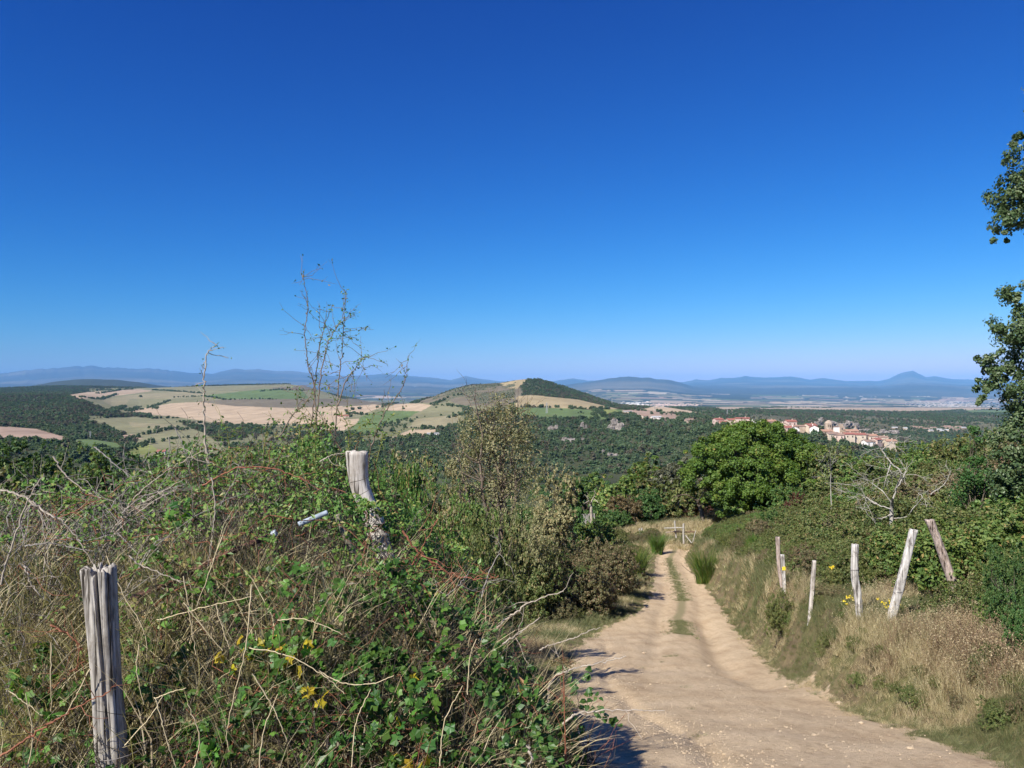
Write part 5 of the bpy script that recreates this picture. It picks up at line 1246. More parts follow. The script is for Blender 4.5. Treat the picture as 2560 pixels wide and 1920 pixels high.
for k, (nm_, lb, x0, y0) in enumerate(SEEDS):
    base = (x0, y0, g1(x0, y0))
    t = thing(nm_, lb, 'vine' if 'vine' in nm_ else 'shrub', base, group='plants of the thicket')
    THK.append(t)
    for s_ in range(4):
        q = (who == k) & (sp == s_)
        if s_ == 3: q &= rt.random(n) < 0.5
        if s_ == 2: q &= rt.random(n) < 0.6
        m_ = int(q.sum())
        if m_ < 30: continue
        C = np.stack([px[q], py[q], pz[q]], 1) - np.array(base)
        far = np.clip(py[q] / 4.2, 1, 2.2)
        nn = unit(rt.normal(size=(m_, 3)) * 0.8 + np.array((-0.25, -0.45, 0.65)))
        V, Fc = leaf_quads(C, nn, LW[s_][0] * far * rt.uniform(.6, 1.4, m_), LW[s_][1] * far * rt.uniform(.6, 1.3, m_), rt, 0.2)
        v = np.clip(0.6 * rt.random(m_) + 0.5 * (vnoise(px[q] * 6, py[q] * 6 + pz[q] * 5, 5)), 0, 1)
        o = link(SPN[s_], np_mesh(SPN[s_], V, Fc, False, {'v': ('FACE', 'FLOAT', v)}), M[SPM[s_]], t)
        o['kind'] = 'stuff'
    # stems of this plant: many thin wandering shoots
    pa = {0: [], 1: [], 2: []}
    m_ = 150 if y0 < 6 else 90
    for i in range(m_):
        a = np.array((x0 + rt.normal() * 0.35, y0 + rt.normal() * 0.3)); b = a + rt.normal(size=2) * 0.4
        b[0] = min(b[0], 0.3)
        za = g1(*a) + 0.02; zb, hb = mound(np.array([b[0]]), np.array([b[1]])); zb = float(zb[0])
        if float(hb[0]) < 0.15 or a[0] > 0.35: continue
        zb += rt.uniform(-0.25, 0.06)
        l = wander((a[0], a[1], za), (b[0], b[1], zb), 8, 0.12, rt, 0.1) - np.array(base)
        ty = 1 if 'tangle' in nm_ and rt.random() < 0.7 else (2 if rt.random() < 0.15 else 0)
        pa[ty].append((l, np.linspace(rt.uniform(0.002, 0.0055), 0.0012, 8)))
        for _ in range(6):
            j = rt.integers(3, 8); d = unit(rt.normal(size=3) + (0, -0.3, 0.3)) * rt.uniform(0.08, 0.32)
            pa[ty].append((wander(l[j], l[j] + d, 5, 0.15, rt), np.linspace(0.0017, 0.0008, 5)))
    if y0 < 6:
        Cs = []; kind_l = 3 if 'bramble' in nm_ else (2 if 'vine' in nm_ else 0)
        for i in range(26 if 'tangle' not in nm_ else 6):
            a = np.array((x0 + rt.normal() * 0.38, y0 + rt.normal() * 0.32)); b = a + rt.normal(size=2) * (0.38, 0.22)
            if max(a[0], b[0]) > 0.28: continue
            (za,), _ = mound(a[:1], a[1:]); (zb,), _ = mound(b[:1], b[1:])
            l = wander((a[0], a[1], za - 0.10), (b[0], b[1], zb - 0.02), 16, 0.10, rt, rt.uniform(0.02, 0.11))
            if l[:, 1].min() < 1.9: continue
            pa[0 if rt.random() < .6 else 2].append((l - np.array(base), np.linspace(0.0028, 0.0012, 16)))
            for j in range(2, 16):
                for sd in (-1, 1, 0):
                    Cs.append(l[j] + np.array((sd * 0.016, 0, 0.012 if sd else 0.02)) + rt.normal(size=3) * 0.006)
        if Cs:
            C = np.array(Cs) - np.array(base); sz = {0: .026, 2: .034, 3: .036}[kind_l]
            V, Fc = leaf_quads(C, unit(rt.normal(size=C.shape) * 0.45 + np.array((-0.2, -0.45, 0.75))), sz * rt.uniform(.6, 1.3, len(C)), sz * .62 * rt.uniform(.7, 1.2, len(C)), rt, 0.25)
            o = link('shoot_leaves', np_mesh('shoot_leaves', V, Fc, False, {'v': ('FACE', 'FLOAT', np.clip(rt.random(len(C)) * .7 + .25, 0, 1))}), M[SPM[kind_l]], t); o['kind'] = 'stuff'
    for ty, mt_, nm3 in ((0, 'darktwig', 'stems'), (1, 'greycane', 'dead_stems'), (2, 'redcane', 'red_stems')):
        if pa[ty]:
            V, Fc = tubes(pa[ty], 3); o = link(nm3, np_mesh(nm3, V, Fc, True), M[mt_], t); o['kind'] = 'stuff'

# single large leaves
def lobed_leaf(name, lobes, seed, cup=0.12):
    r = np.random.default_rng(seed); k = len(lobes)
    out = []
    for ang, ln in lobes: out.append((math.cos(R(ang)) * ln, math.sin(R(ang)) * ln))
    V = [(0, 0, 0)] + [(x, y, -cup * (x * x + y * y) + 0.05 * r.normal()) for x, y in out]
    Fc = np.array([(0, i, i + 1) for i in range(1, k)])
    return np_mesh(name, V, Fc, False, {'v': ('FACE', 'FLOAT', np.full(len(Fc), r.random()))})
VL = [(-160, .5), (-125, .74), (-98, .60), (-62, .9), (-34, .66), (-14, .78), (0, 1.0), (14, .78), (34, .66), (62, .9), (98, .60), (125, .74), (160, .5)]
OV = [(-165, .15), (-120, .42), (-70, .50), (-30, .62), (0, 1.0), (30, .62), (70, .50), (120, .42), (165, .15)]
vine_m = [lobed_leaf('vine_leaf', VL, 400 + k, 0.10 + 0.16 * k) for k in range(4)]
oval_m = [lobed_leaf('bramble_leaf', OV, 410 + k, 0.05 + 0.15 * k) for k in range(4)]
def put_leaf(mesh, mat, parent, P_, size, toward=(-0.35, -0.55, 0.6), name='leaf'):
    nrm = Vector(toward) + Vector(rt.normal(size=3) * 0.5); nrm.normalize()
    q = nrm.to_track_quat('Z', 'Y') @ Matrix.Rotation(rt.uniform(0, 6.28), 4, 'Z').to_quaternion()
    o = bpy.data.objects.new(name, mesh); COL.objects.link(o)
    o.parent = parent
    o.rotation_mode = 'QUATERNION'; o.rotation_quaternion = q
    o.location = Vector(P_) - parent.location; o.scale = (size, size, size)
    if len(mesh.materials) == 0: mesh.materials.append(mat)
    if mesh.materials[0] is not mat: o.material_slots[0].link = 'OBJECT'; o.material_slots[0].material = mat
    return o
def leaf_patch(parent, xa, xb, ya, yb, n_, size, meshes, mat, lift=0.03, cl_=5):
    cen = [(rt.uniform(xa, xb), rt.uniform(ya, yb)) for _ in range(max(1, n_ // cl_))]
    for i in range(n_):
        cx_, cy_ = cen[i % len(cen)]
        xd, yd = cx_ + rt.normal() * 22, cy_ + rt.normal() * 20
        d = mound_depth(xd, yd) - lift - rt.uniform(0, 0.05)
        put_leaf(meshes[rt.integers(0, len(meshes))], mat, parent, W(xd, yd, d), size * rt.uniform(0.6, 1.25))
vineA, vineB, vineC, brA, brB = THK[7], THK[8], THK[9], THK[10], THK[11]
leaf_patch(vineA, 440, 760, 1200, 1420, 80, 0.027, vine_m, M['vine'])
leaf_patch(vineB, 600, 940, 1380, 1640, 95, 0.027, vine_m, M['vine'])
leaf_patch(vineC, 0, 260, 1420, 1640, 50, 0.025, vine_m, M['vine'])
leaf_patch(vineA, 260, 560, 1400, 1640, 60, 0.025, vine_m, M['vine'])
leaf_patch(THK[6], 340, 450, 1090, 1230, 16, 0.028, vine_m, M['vine'], cl_=9)
leaf_patch(THK[5], 820, 1000, 1320, 1420, 26, 0.025, vine_m, M['vine'])
for x, y in ((516, 1380), (474, 1424), (470, 1412), (606, 1395), (590, 1385), (620, 1402), (612, 1436), (664, 1394), (655, 1392), (668, 1492), (660, 1500), (655, 1488), (885, 1652), (905, 1655), (870, 1648), (620, 1425), (560, 1392), (690, 1520), (860, 1560), (890, 1470), (180, 1127), (188, 1122), (540, 1420), (575, 1405), (630, 1410), (600, 1450), (645, 1450), (520, 1400), (500, 1445), (700, 1500), (640, 1520), (845, 1635), (925, 1640)):
    put_leaf(vine_m[rt.integers(0, 4)], M['yellow'], vineB, W(x, y, mound_depth(x, y) - 0.05), 0.027 if y > 1200 else 0.012)
def trefoil(parent, xd, yd, d, s):
    c = W(xd, yd, d)
    for a in (90, 215, 325):
        off = Vector((math.cos(R(a)), -0.2, math.sin(R(a)))) * s * 0.55
        put_leaf(oval_m[rt.integers(0, 4)], M['bramble'], parent, c + off, s, (-0.2, -0.7, 0.6))
for _ in range(62):
    x, y = rt.uniform(1020, 1300), rt.uniform(1440, 1655)
    if x > 1330 - (1655 - y) * 0.25 and y < 1600: x -= 60
    trefoil(brA, x, y, mound_depth(x, y) - rt.uniform(0.02, 0.12), 0.027)
for _ in range(16):
    x, y = rt.uniform(960, 1130), rt.uniform(1300, 1440); trefoil(brB, x, y, mound_depth(x, y) - 0.05, 0.024)
for x, y in ((1270, 1505), (1262, 1520), (1300, 1545), (1310, 1552), (1240, 1478), (1332, 1560)): trefoil(brA, x, y, 3.0, 0.024)

# ------------------------------------------------------------------ canes, shoots and stalks drawn one by one
def cane(label, pts, mat, r0, r1=None, D=None, twigs=0, name='dead_cane', cat='cane', group='dead canes over the thicket', leaves=None, tl=0.12, lift=0.08, sides=6, part='stem', berries=0):
    dd = []
    for i, (x, y) in enumerate(pts):
        dd.append(D[i] if isinstance(D, (list, tuple)) else (D if D else None))
    if D is None:
        ds = [mound_depth(min(x, 1180), max(y, 1000)) for x, y in pts]; m0 = float(np.mean(ds)); dd = [0.5 * q + 0.5 * m0 - lift for q in ds]
    P3 = [np.array(W(x, y, d)) for (x, y), d in zip(pts, dd)]
    o = P3[0]
    l = smooth_line([q - o for q in P3], 7 * len(pts)); l = l + rt.normal(size=l.shape) * r0 * 0.55
    t = thing(name, label, cat, tuple(o), group=group)
    V, Fc = tubes([(l, np.linspace(r0, r1 or r0 * 0.35, len(l)))], sides); link(part, np_mesh(name + '_stem', V, Fc, True), M[mat], t)
    tw = []; tip = []
    for _ in range(twigs):
        i = rt.integers(len(l) // 5, len(l) - 2); d = unit(l[i + 1] - l[i] + rt.normal(size=3) * (0.9, 0.5, 0.9)) * tl * rt.uniform(0.4, 1.3)
        q = wander(l[i], l[i] + d, 6, 0.12, rt); tw.append((q, np.linspace(r0 * 0.36, r0 * 0.12, 6))); tip.append(q)
        if rt.random() < 0.6:
            e = q[3]; q2 = wander(e, e + unit(d + rt.normal(size=3) * 0.06) * tl * 0.45, 4, 0.1, rt); tw.append((q2, np.linspace(r0 * 0.25, r0 * 0.1, 4))); tip.append(q2)
    if tw:
        V, Fc = tubes(tw, 4); link('twigs', np_mesh(name + '_twigs', V, Fc, True), M[mat], t)
    if leaves:
        nl_, sz, lm = leaves
        src = [l[len(l) // 6:]] + tip
        C = np.concatenate([q[rt.integers(0, len(q), max(1, int(nl_ * len(q) / sum(len(z) for z in src))))] for q in src]) + 0
        C = C + rt.normal(size=C.shape) * sz * 0.45
        V, Fc = leaf_quads(C, unit(rt.normal(size=C.shape) + (0, -0.4, 0.3)), sz * rt.uniform(.6, 1.3, len(C)), sz * 0.55 * rt.uniform(.7, 1.2, len(C)), rt, 0.25)
        link('leaves', np_mesh(name + '_leaves', V, Fc, False, {'v': ('FACE', 'FLOAT', rt.random(len(C)))}), M[lm], t)
    return t
CANES = [
 ('long straight pale cane crossing the others at the far left', [(2, 1262), (30, 1165), (62, 1078), (97, 1024)], 'cane', .0045, 3.0, 2),
 ('cane arching over and down at the far left', [(-12, 1056), (30, 1066), (62, 1078), (84, 1104), (97, 1163), (94, 1262)], 'cane', .0050, 3.1, 3),
 ('cane running from the arching cane down to the near post', [(55, 1074), (101, 1109), (130, 1124), (161, 1156), (202, 1222)], 'cane', .0048, 3.1, 4),
 ('pale cane curving from the upper left into the tangle', [(114, 985), (141, 1025), (188, 1062), (240, 1082), (275, 1110)], 'cane', .0050, 3.9, 4),
 ('grey cane sloping down beside the tangle crest', [(202, 965), (235, 992), (286, 1035), (306, 1059)], 'greycane', .0045, 4.1, 4),
 ('lowest pale cane of the sloping bundle behind the near post', [(196, 1218), (255, 1146), (319, 1092), (383, 1055)], 'cane', .0045, 3.6, 5),
 ('second cane of the sloping bundle', [(205, 1214), (250, 1136), (310, 1086), (370, 1052)], 'cane', .0040, 3.65, 4),
 ('third cane of the sloping bundle, a little steeper', [(225, 1190), (262, 1128), (322, 1080), (395, 1036)], 'cane', .0042, 3.7, 4),
 ('upper cane of the sloping bundle', [(262, 1110), (300, 1078), (345, 1062), (402, 1045)], 'greycane', .0038, 3.7, 4),
 ('long pale cane rising to the thicket crest', [(262, 1118), (275, 1096), (312, 1055), (370, 1012), (438, 974)], 'cane', .0052, 3.9, 5),
 ('nearly vertical pale cane in the centre-left of the thicket', [(457, 1030), (463, 1075), (464, 1113), (458, 1160), (452, 1200), (445, 1254)], 'cane', .0036, 3.2, 2),
 ('thin cane standing above the tangle crest, left one', [(365, 945), (366, 975), (358, 1012)], 'greycane', .0032, 4.1, 1),
 ('thin cane standing above the tangle crest, right one', [(378, 925), (392, 955), (404, 990), (412, 1035)], 'greycane', .0036, 4.2, 2),
 ('short pale cane left of the near post', [(52, 1222), (67, 1260), (94, 1294)], 'cane', .0040, 2.8, 1),
 ('pale cane lying right of the near post top', [(280, 1200), (299, 1218), (343, 1237), (392, 1258)], 'cane', .0035, 2.9, 2),
 ('orange-brown cane in the shaded tangle', [(120, 1120), (150, 1110), (168, 1102), (202, 1079)], 'redcane', .0035, 3.3, 2),
 ('orange cane hanging in the tangle', [(118, 1110), (122, 1125), (130, 1152)], 'redcane', .0035, 3.2, 1),
 ('horizontal grey cane under the arching cane', [(55, 1180), (100, 1174), (150, 1182), (200, 1190)], 'greycane', .0036, 3.1, 3),
 ('grey cane looping below the bundle', [(140, 1160), (180, 1168), (230, 1158), (262, 1150)], 'greycane', .0034, 3.2, 3),
 ('thick reddish stem arching over the middle of the thicket', [(440, 1050), (470, 1030), (511, 1012), (571, 1010), (622, 1022), (672, 1045), (729, 1099)], 'redcane', .0058, 3.9, 7),
 ('pale cane left of the leaning post top', [(690, 998), (712, 985), (745, 978)], 'cane', .0040, 3.75, 1),
 ('upper pale dead cane pointing over the track', [(1070, 1362), (1081, 1348), (1118, 1318), (1161, 1294), (1219, 1277)], 'cane', .0062, 3.5, 1),
 ('long curved dead cane below the upper pale one', [(1000, 1496), (1057, 1442), (1084, 1395), (1124, 1365), (1168, 1334)], 'cane', .0055, 3.2, 2),
 ('cane tip reaching over the grass verge', [(1165, 1405), (1185, 1395), (1235, 1380), (1262, 1368), (1296, 1355)], 'cane', .0045, 3.6, 0),
 ('pale cane stretching over the track in mid height', [(1182, 1526), (1195, 1466), (1242, 1445), (1296, 1432), (1353, 1417)], 'cane', .0062, 3.1, 1),
 ('lowest pale cane lying out over the sunlit track', [(1215, 1563), (1235, 1548), (1262, 1538), (1329, 1533), (1380, 1534), (1434, 1536)], 'cane', .0052, 2.9, 1),
 ('stout pale cane end in the brambles', [(1140, 1610), (1150, 1640), (1135, 1665)], 'cane', .0060, 2.5, 0),
 ('brown upright stem with a dried flower head at the track edge', [(1222, 1665), (1220, 1576), (1218, 1475), (1213, 1425)], 'redcane', .0034, 2.75, 6),
 ('red cane arching right of the leaning post', [(870, 1150), (900, 1188), (923, 1207), (977, 1240), (1027, 1252), (1077, 1247)], 'redcane', .0062, 3.4, 8),
 ('red cane dropping from the arching red cane', [(968, 1238), (980, 1262), (987, 1308)], 'redcane', .0042, 3.35, 3),
 ('second red cane crossing low behind the first', [(890, 1262), (915, 1270), (945, 1262), (985, 1245)], 'redcane', .0040, 3.4, 4),
 ('rising red cane beside the leaning post', [(868, 1255), (900, 1200), (930, 1150), (945, 1118)], 'redcane', .0045, 3.5, 6),
 ('dark red stem standing in the centre of the thicket', [(745, 1345), (760, 1270), (782, 1215), (790, 1170)], 'redcane', .0048, 3.3, 3),
 ('rust-red cane rising across the near post', [(-10, 1640), (60, 1595), (114, 1560), (170, 1525), (236, 1494)], 'redcane', .0042, 2.25, 5),
 ('rust-red cane left of the near post', [(110, 1350), (150, 1372), (178, 1402)], 'redcane', .0045, 2.7, 5),
 ('second rust-red cane behind the post, rising', [(100, 1500), (140, 1465), (185, 1425)], 'redcane', .0038, 2.7, 4),
 ('grey cane in the front of the bush below the red canes', [(880, 1340), (930, 1310), (980, 1275), (1012, 1240)], 'greycane', .0042, 3.3, 3),
 ('thin grey shoot with a leaf tuft right of the red canes', [(1040, 1290), (1055, 1240), (1075, 1200), (1082, 1180)], 'greycane', .0038, 3.4, 3),
]
for lb, pts, mt_, r0, D, tw in CANES:
    cane(lb, pts, mt_, r0 * 0.92, D=D, twigs=tw * 2)
# tall rose shoots above the skyline
c2 = lambda L_: [(604.9 + x * .25, 553 + y * .25) for x, y in L_]
SHOOTS = [
 ('tallest thin rose shoot, leftmost of the tall group', [(325, 1500), (300, 1250), (290, 1100), (245, 950), (225, 800), (215, 650), (235, 500), (240, 380), (215, 250), (200, 180), (212, 112)], 4.3, 16, 46),
 ('second tall rose shoot leaning right', [(250, 1560), (290, 1280), (310, 1050), (330, 850), (360, 700), (390, 580), (430, 480), (450, 428)], 4.35, 14, 52),
 ('third rose shoot, crossing the second', [(310, 1400), (350, 1050), (390, 850), (440, 700), (500, 600), (540, 520), (552, 335)], 4.25, 14, 60),
 ('tall right-hand rose shoot with side branches', [(470, 1640), (490, 1350), (505, 1180), (515, 1000), (530, 880), (545, 700), (548, 560), (560, 420), (577, 283)], 4.3, 22, 80),
 ('shorter rose shoot arching right with leafy tip', [(500, 1300), (560, 1100), (610, 1020), (660, 960), (700, 900), (745, 860)], 4.2, 14, 60),
 ('thick brown rose stem rising from the left', [(0, 1560), (110, 1370), (200, 1290), (270, 1200), (300, 1080)], 4.1, 8, 30),
 ('lone rose shoot bending right of the tall group', [(790, 1640), (850, 1480), (920, 1330), (990, 1240), (1060, 1130), (1090, 1020), (1100, 930), (1110, 862)], 4.2, 10, 40)]
for lb, L_, D, tw, nl_ in SHOOTS:
    cane(lb, c2(L_), 'twig', .0040, .0011, D, tw, 'rose_shoot', 'shoot', 'tall rose shoots', (int(nl_ * 2.0), 0.017, 'rose'), 0.16, sides=5)
cane('pale dead stem standing on the thicket crest left of the rose shoots', [(452, 1000), (441, 930), (440, 870), (441, 820), (447, 765), (458, 752), (473, 742)], 'cane', .0065, .0016, 4.4, 14, 'rose_shoot', 'shoot', 'tall rose shoots', (30, 0.018, 'rose'), 0.10)
for k, (x, y) in enumerate(((500, 985), (580, 990), (640, 975), (690, 960), (760, 975), (810, 985))):
    cane(['leafy shoot at the crest between the dead stem and the tall shoots', 'leafy shoot just left of the tall rose shoots', 'leafy shoot under the leftmost tall shoot', 'leafy shoot under the right-hand tall shoot', 'leafy shoot beside the top of the leaning post', 'leafy shoot between leaning post and lone shoot'][k],
         [(x - 10, y + 60), (x + rt.uniform(-12, 12), y), (x + rt.uniform(-25, 25), y - 55), (x + rt.uniform(-40, 40), y - rt.uniform(70, 110))], 'greencane', .004, .0012, 4.2, 16, 'rose_shoot', 'shoot', 'tall rose shoots', (90, 0.021, 'rose'), 0.15)
# prominent dry grass stalks in front
STK = [[(397, 1244), (410, 1330), (423, 1415)], [(467, 1307), (485, 1370), (497, 1402)], [(544, 1264), (530, 1400), (500, 1530), (488, 1600)], [(336, 1509), (355, 1580), (380, 1657)], [(195, 1445), (150, 1530), (114, 1590)], [(111, 1388), (109, 1460), (111, 1536)], [(17, 1492), (50, 1515), (91, 1546)],
       [(397, 1301), (430, 1345), (480, 1405)], [(333, 1510), (370, 1495), (403, 1486)], [(300, 1390), (295, 1450), (310, 1522)], [(480, 1160), (425, 1310)], [(230, 1200), (270, 1290), (310, 1360), (318, 1420)], [(600, 1340), (660, 1338), (740, 1370)], [(540, 1400), (620, 1415), (700, 1460), (744, 1500)],
       [(340, 1340), (450, 1310), (545, 1288)], [(545, 1455), (590, 1530), (620, 1600)], [(690, 1450), (740, 1475), (800, 1478), (850, 1460)], [(270, 1610), (330, 1540), (352, 1500)], [(60, 1660), (70, 1590), (55, 1500)], [(560, 1660), (570, 1580), (600, 1500)], [(420, 1660), (430, 1590), (405, 1520)], [(760, 1655), (770, 1560), (800, 1490)], [(950, 1655), (960, 1560), (1000, 1480)], [(1010, 1500), (1015, 1420), (1030, 1380)]]
DESC = ['steep dry stalk right of the near post', 'short dry stalk above the yellow leaves', 'tall dry stalk bending through the yellow leaves', 'dry stalk right of the near post foot', 'dry stalk leaning against the near post', 'upright dry stalk left of the near post', 'dry stalk lying at the left edge', 'slanting dry stalk above the yellow leaf',
        'dry stalk lying level by the post foot', 'bent dry stalk beside the post', 'long thin dry stalk high in the thicket', 'dark dry stalk beside the post top', 'arched dry stalk right of the yellow leaves', 'long dry stalk falling to the right', 'long level dry stalk over the vine', 'dry stalk below the yellow leaves',
        'curved stalk in the lower middle', 'crossing dry stalk at the post foot', 'dry stalk at the bottom left corner', 'dry stalk rising from the bottom edge under the yellow leaves', 'dry stalk at the bottom edge right of the post', 'dry stalk in the dark gap at the bottom middle', 'stalk left of the brambles at the bottom', 'upright yellow stalk left of the pale canes']
for lb, pts in zip(DESC, STK):
    ds = [max(1.95, mound_depth(x, y) - 0.16) for x, y in pts]; q = min(ds) * 0.6 + 0.4 * np.mean(ds)
    cane(lb, pts, 'drystalk' if 'drystalk' in M else 'cane', .0021, .0012, q, 0, 'dry_stalk', 'stalk', 'dry grass stalks', sides=4)

# ------------------------------------------------------------------ posts
def near_post():
    top = np.array(W(213, 1232, 2.5)); bot = np.array(W(244, 1659, 2.5)); d = (bot - top); base = top + d * (top[2] + 0.35) / (top[2] - bot[2])
    o = base.copy(); t = thing('old_fence_post', 'grey weathered split fence post standing close at the lower left', 'fence post', tuple(o))
    na, nzv = 120, 90
    H_ = np.linalg.norm(top - base); ax = (top - base) / H_
    ang = np.linspace(0, 2 * math.pi, na, endpoint=False)
    r = np.random.default_rng(55)
    fine = fbm(np.cos(ang) * 9 + 20, np.sin(ang) * 9, 3, 7)
    cracks = [(-118, 5.5, 0.62, 0.74, 0.2), (-68, 6.5, 0.66, 0.80, 0.1), (-90, 2.2, 0.25, 0.45, 0.5), (-40, 2.2, 0.2, 0.5, 0.5), (-140, 2.0, 0.18, .3, .6), (-103, 2, .2, 0.1, 0.55), (-75, 2.0, .22, 0.0, 0.5), (-55, 1.8, .2, .1, .6), (60, 6, .5, .7, .2), (130, 5, .4, .7, .2)]
    V = []
    for j in range(nzv + 1):
        f = j / nzv
        tt = f + 0.0
        wdt = np.interp(tt, [0, .30, .40, .52, .75, .93, 1], [.058, .060, .063, .047, .042, .047, .050])
        dep = wdt * 0.85
        sq = 1 / np.maximum(np.abs(np.cos(ang)) ** 3.0 + np.abs(np.sin(ang)) ** 3.0, 1e-6) ** (1 / 3.0)
        rr_ = sq * (1 + 0.05 * fine + 0.04 * fbm(np.cos(ang) * 2 + 5, np.sin(ang) * 2 + tt * 4, 3, 8))
        for ca, cw, cd, f0, lo in cracks:
            da = (np.degrees(ang) - (ca + 10 * math.sin(tt * 4 + ca)) + 180) % 360 - 180
            amt = cd * (sstep(f0 - 0.35, f0 + 0.15, tt) if f0 > .4 else sstep(lo - .5, lo, tt) * (1 - sstep(lo + .3, lo + .5, tt)) * 0.6)
            rr_ = rr_ * (1 - amt * np.exp(-(da / (cw * (0.6 + 0.5 * tt))) ** 4))
        topz = 0.012 * fbm(np.cos(ang) * 5 + 3, np.sin(ang) * 5, 3, 9) if f > .93 else 0
        p = base[None] + ax[None] * (H_ * f + (np.array(topz) * (f - .93) / .07)[..., None] if f > .93 else H_ * f) if False else None
        zz_ = H_ * f + (0.028 * fbm(np.cos(ang) * 4 + 3, np.sin(ang) * 4, 3, 9) * max(0, (f - .9) / .1))
        pt = ax[None] * zz_[:, None] if isinstance(zz_, np.ndarray) else ax[None] * np.full((na, 1), zz_)
        pt = pt + np.stack([np.cos(ang) * rr_ * wdt, np.sin(ang) * rr_ * dep, 0 * ang], 1)
        V.append(pt)
    # slightly sunk, splintered top
    cap = V[-1].copy(); c0 = cap.mean(0)
    for sc2, dz in ((0.8, 0.004), (0.5, -0.004), (0.2, -0.012)):
        q = c0 + (cap - c0) * sc2; q[:, 2] = cap[:, 2] + dz + 0.004 * r.normal(size=na); V.append(q)
    V = np.concatenate(V); nr = nzv + 4
    i = np.arange(nr - 1)[:, None] * na + np.arange(na)[None]; j = np.arange(nr - 1)[:, None] * na + (np.arange(na)[None] + 1) % na
    Fc = np.stack([i, j, j + na, i + na], -1).reshape(-1, 4)
    link('post', np_mesh('old_post', V, Fc, True), M['post_near'], t)
    zz1 = 1.0
    w1 = W(262, 1620, 2.5); rel = np.array(w1) - o
    a2 = np.linspace(0, 2 * math.pi, 24)
    V, Fc = tubes([(np.stack([rel[0] + 0.076 * np.cos(a2), rel[1] + 0.07 * np.sin(a2), rel[2] + 0.012 * np.cos(a2)], 1), 0.0016)], 5)
    link('wire', np_mesh('post_wire', V, Fc, True), M['wire'], t)
near_post()

def stake(label, mat, pts, D, w, dp, seed, sq=4.0, bury=0.25, wire=None, paint=None, crack=False, name='fence_stake', group='old fence stakes', flare=1.0, taper=None, slant=0.0):
    """pts: survey points bottom to top"""
    if name == 'fence_stake' and not crack:
        d2 = gdepth(*pts[0])
        if 0.72 * D < d2 < 1.35 * D: w *= d2 / D; dp *= d2 / D; D = d2
    else: w *= 1.0
    r = np.random.default_rng(seed)
    P3 = [np.array(W(x, y, D)) for x, y in pts]
    d0 = unit(P3[0] - P3[1]); P3 = [P3[0] + d0 * bury] + P3
    o = P3[0].copy()
    l = smooth_line([q - o for q in P3], 44)
    na = 28; ang = np.linspace(0, 2 * math.pi, na, endpoint=False)
    base_r = 1 / (np.abs(np.cos(ang)) ** sq + np.abs(np.sin(ang)) ** sq) ** (1 / sq)
    V = []
    for k, c in enumerate(l):
        f = k / (len(l) - 1)
        wv = w / 2 * (1 + 0.07 * math.sin(f * 9 + seed) + 0.05 * r.normal() * 0.3) * (flare * (1 - f) + f) ; dv = dp / 2
        rr_ = base_r * (1 + 0.06 * fbm(np.cos(ang) * 2 + seed, np.sin(ang) * 2 + f * 5, 3, seed))
        if crack:
            da = (np.degrees(ang) + 90 - 6 * math.sin(f * 5) + 180) % 360 - 180
            rr_ = rr_ * (1 - 0.6 * sstep(.15, .5, f) * np.exp(-(da / 9.0) ** 4)) * (1 - .25 * np.exp(-((da - 42) / 6.0) ** 4)) * (1 - .2 * np.exp(-((da + 38) / 6.0) ** 4))
        q = c[None] + np.stack([np.cos(ang) * rr_ * wv, np.sin(ang) * rr_ * dv, (slant * np.cos(ang) * wv + 0.006 * r.normal(size=na)) * (f > 0.99)], 1)
        V.append(q)
    c0 = V[-1].mean(0)
    V.append(c0 + (V[-1] - c0) * 0.6 + (0, 0, 0.002)); V.append(c0 + (V[-1] - c0) * 0.05)
    V = np.concatenate(V); nr = len(V) // na
    i = np.arange(nr - 1)[:, None] * na + np.arange(na)[None]; j = np.arange(nr - 1)[:, None] * na + (np.arange(na)[None] + 1) % na
    Fc = np.stack([i, j, j + na, i + na], -1).reshape(-1, 4)
    t = thing(name, label, 'fence post', tuple(o), group=group)
    link('post', np_mesh('stake', V, Fc, True), M[mat], t)
    if wire is not None:
        k = int(wire * (len(l) - 1)); c = l[k]; a2 = np.linspace(0, 2 * math.pi, 20)
        V, Fc = tubes([(np.stack([c[0] + (w / 2 * 1.22) * np.cos(a2), c[1] + dp / 2 * 1.22 * np.sin(a2), c[2] + 0.01 * np.cos(a2 + 1)], 1), 0.0028)], 4)
        link('wire', np_mesh('stake_wire', V, Fc, True), M['wire'], t)
    if paint is not None:
        k = int(paint * (len(l) - 1)); c = l[k]
        box('waymark', w * 0.98, 0.006, c[2] - 0.045, c[2] + 0.045, M['yellowpaint'], t, (c[0], c[1] - dp / 2 * 1.08 - 0.004))
    return t
# bleached leaning post in the thicket
stake('bleached pale post leaning in the thicket, partly hidden by rose leaves', 'post_pale', [(832, 1210), (806, 1120), (778, 1050), (771, 976)], 4.1, 0.112, 0.09, 61, 2.6, 0.75, name='leaning_post', group=None, flare=0.9)
stake('tall thin brownish stake left of the waymarked one', 'post_brown', [(1694, 1290), (1683, 1225), (1680, 1160)], 20.3, 0.10, 0.10, 62, 2.5)
stake('narrow stake with a yellow paint mark near its top', 'post_white', [(1696, 1296), (1693, 1245), (1690, 1198)], 19.6, 0.085, 0.07, 63, 5, paint=0.80)
stake('thin grey stake leaning slightly right', 'post_pale', [(1748, 1348), (1754, 1280), (1759, 1211)], 14.5, 0.07, 0.06, 64, 5)
stake('crooked bleached stake with a wire round its top', 'post_white', [(1857, 1341), (1853, 1285), (1846, 1240), (1847, 1176)], 13, 0.115, 0.10, 65, 2.8, wire=0.80)
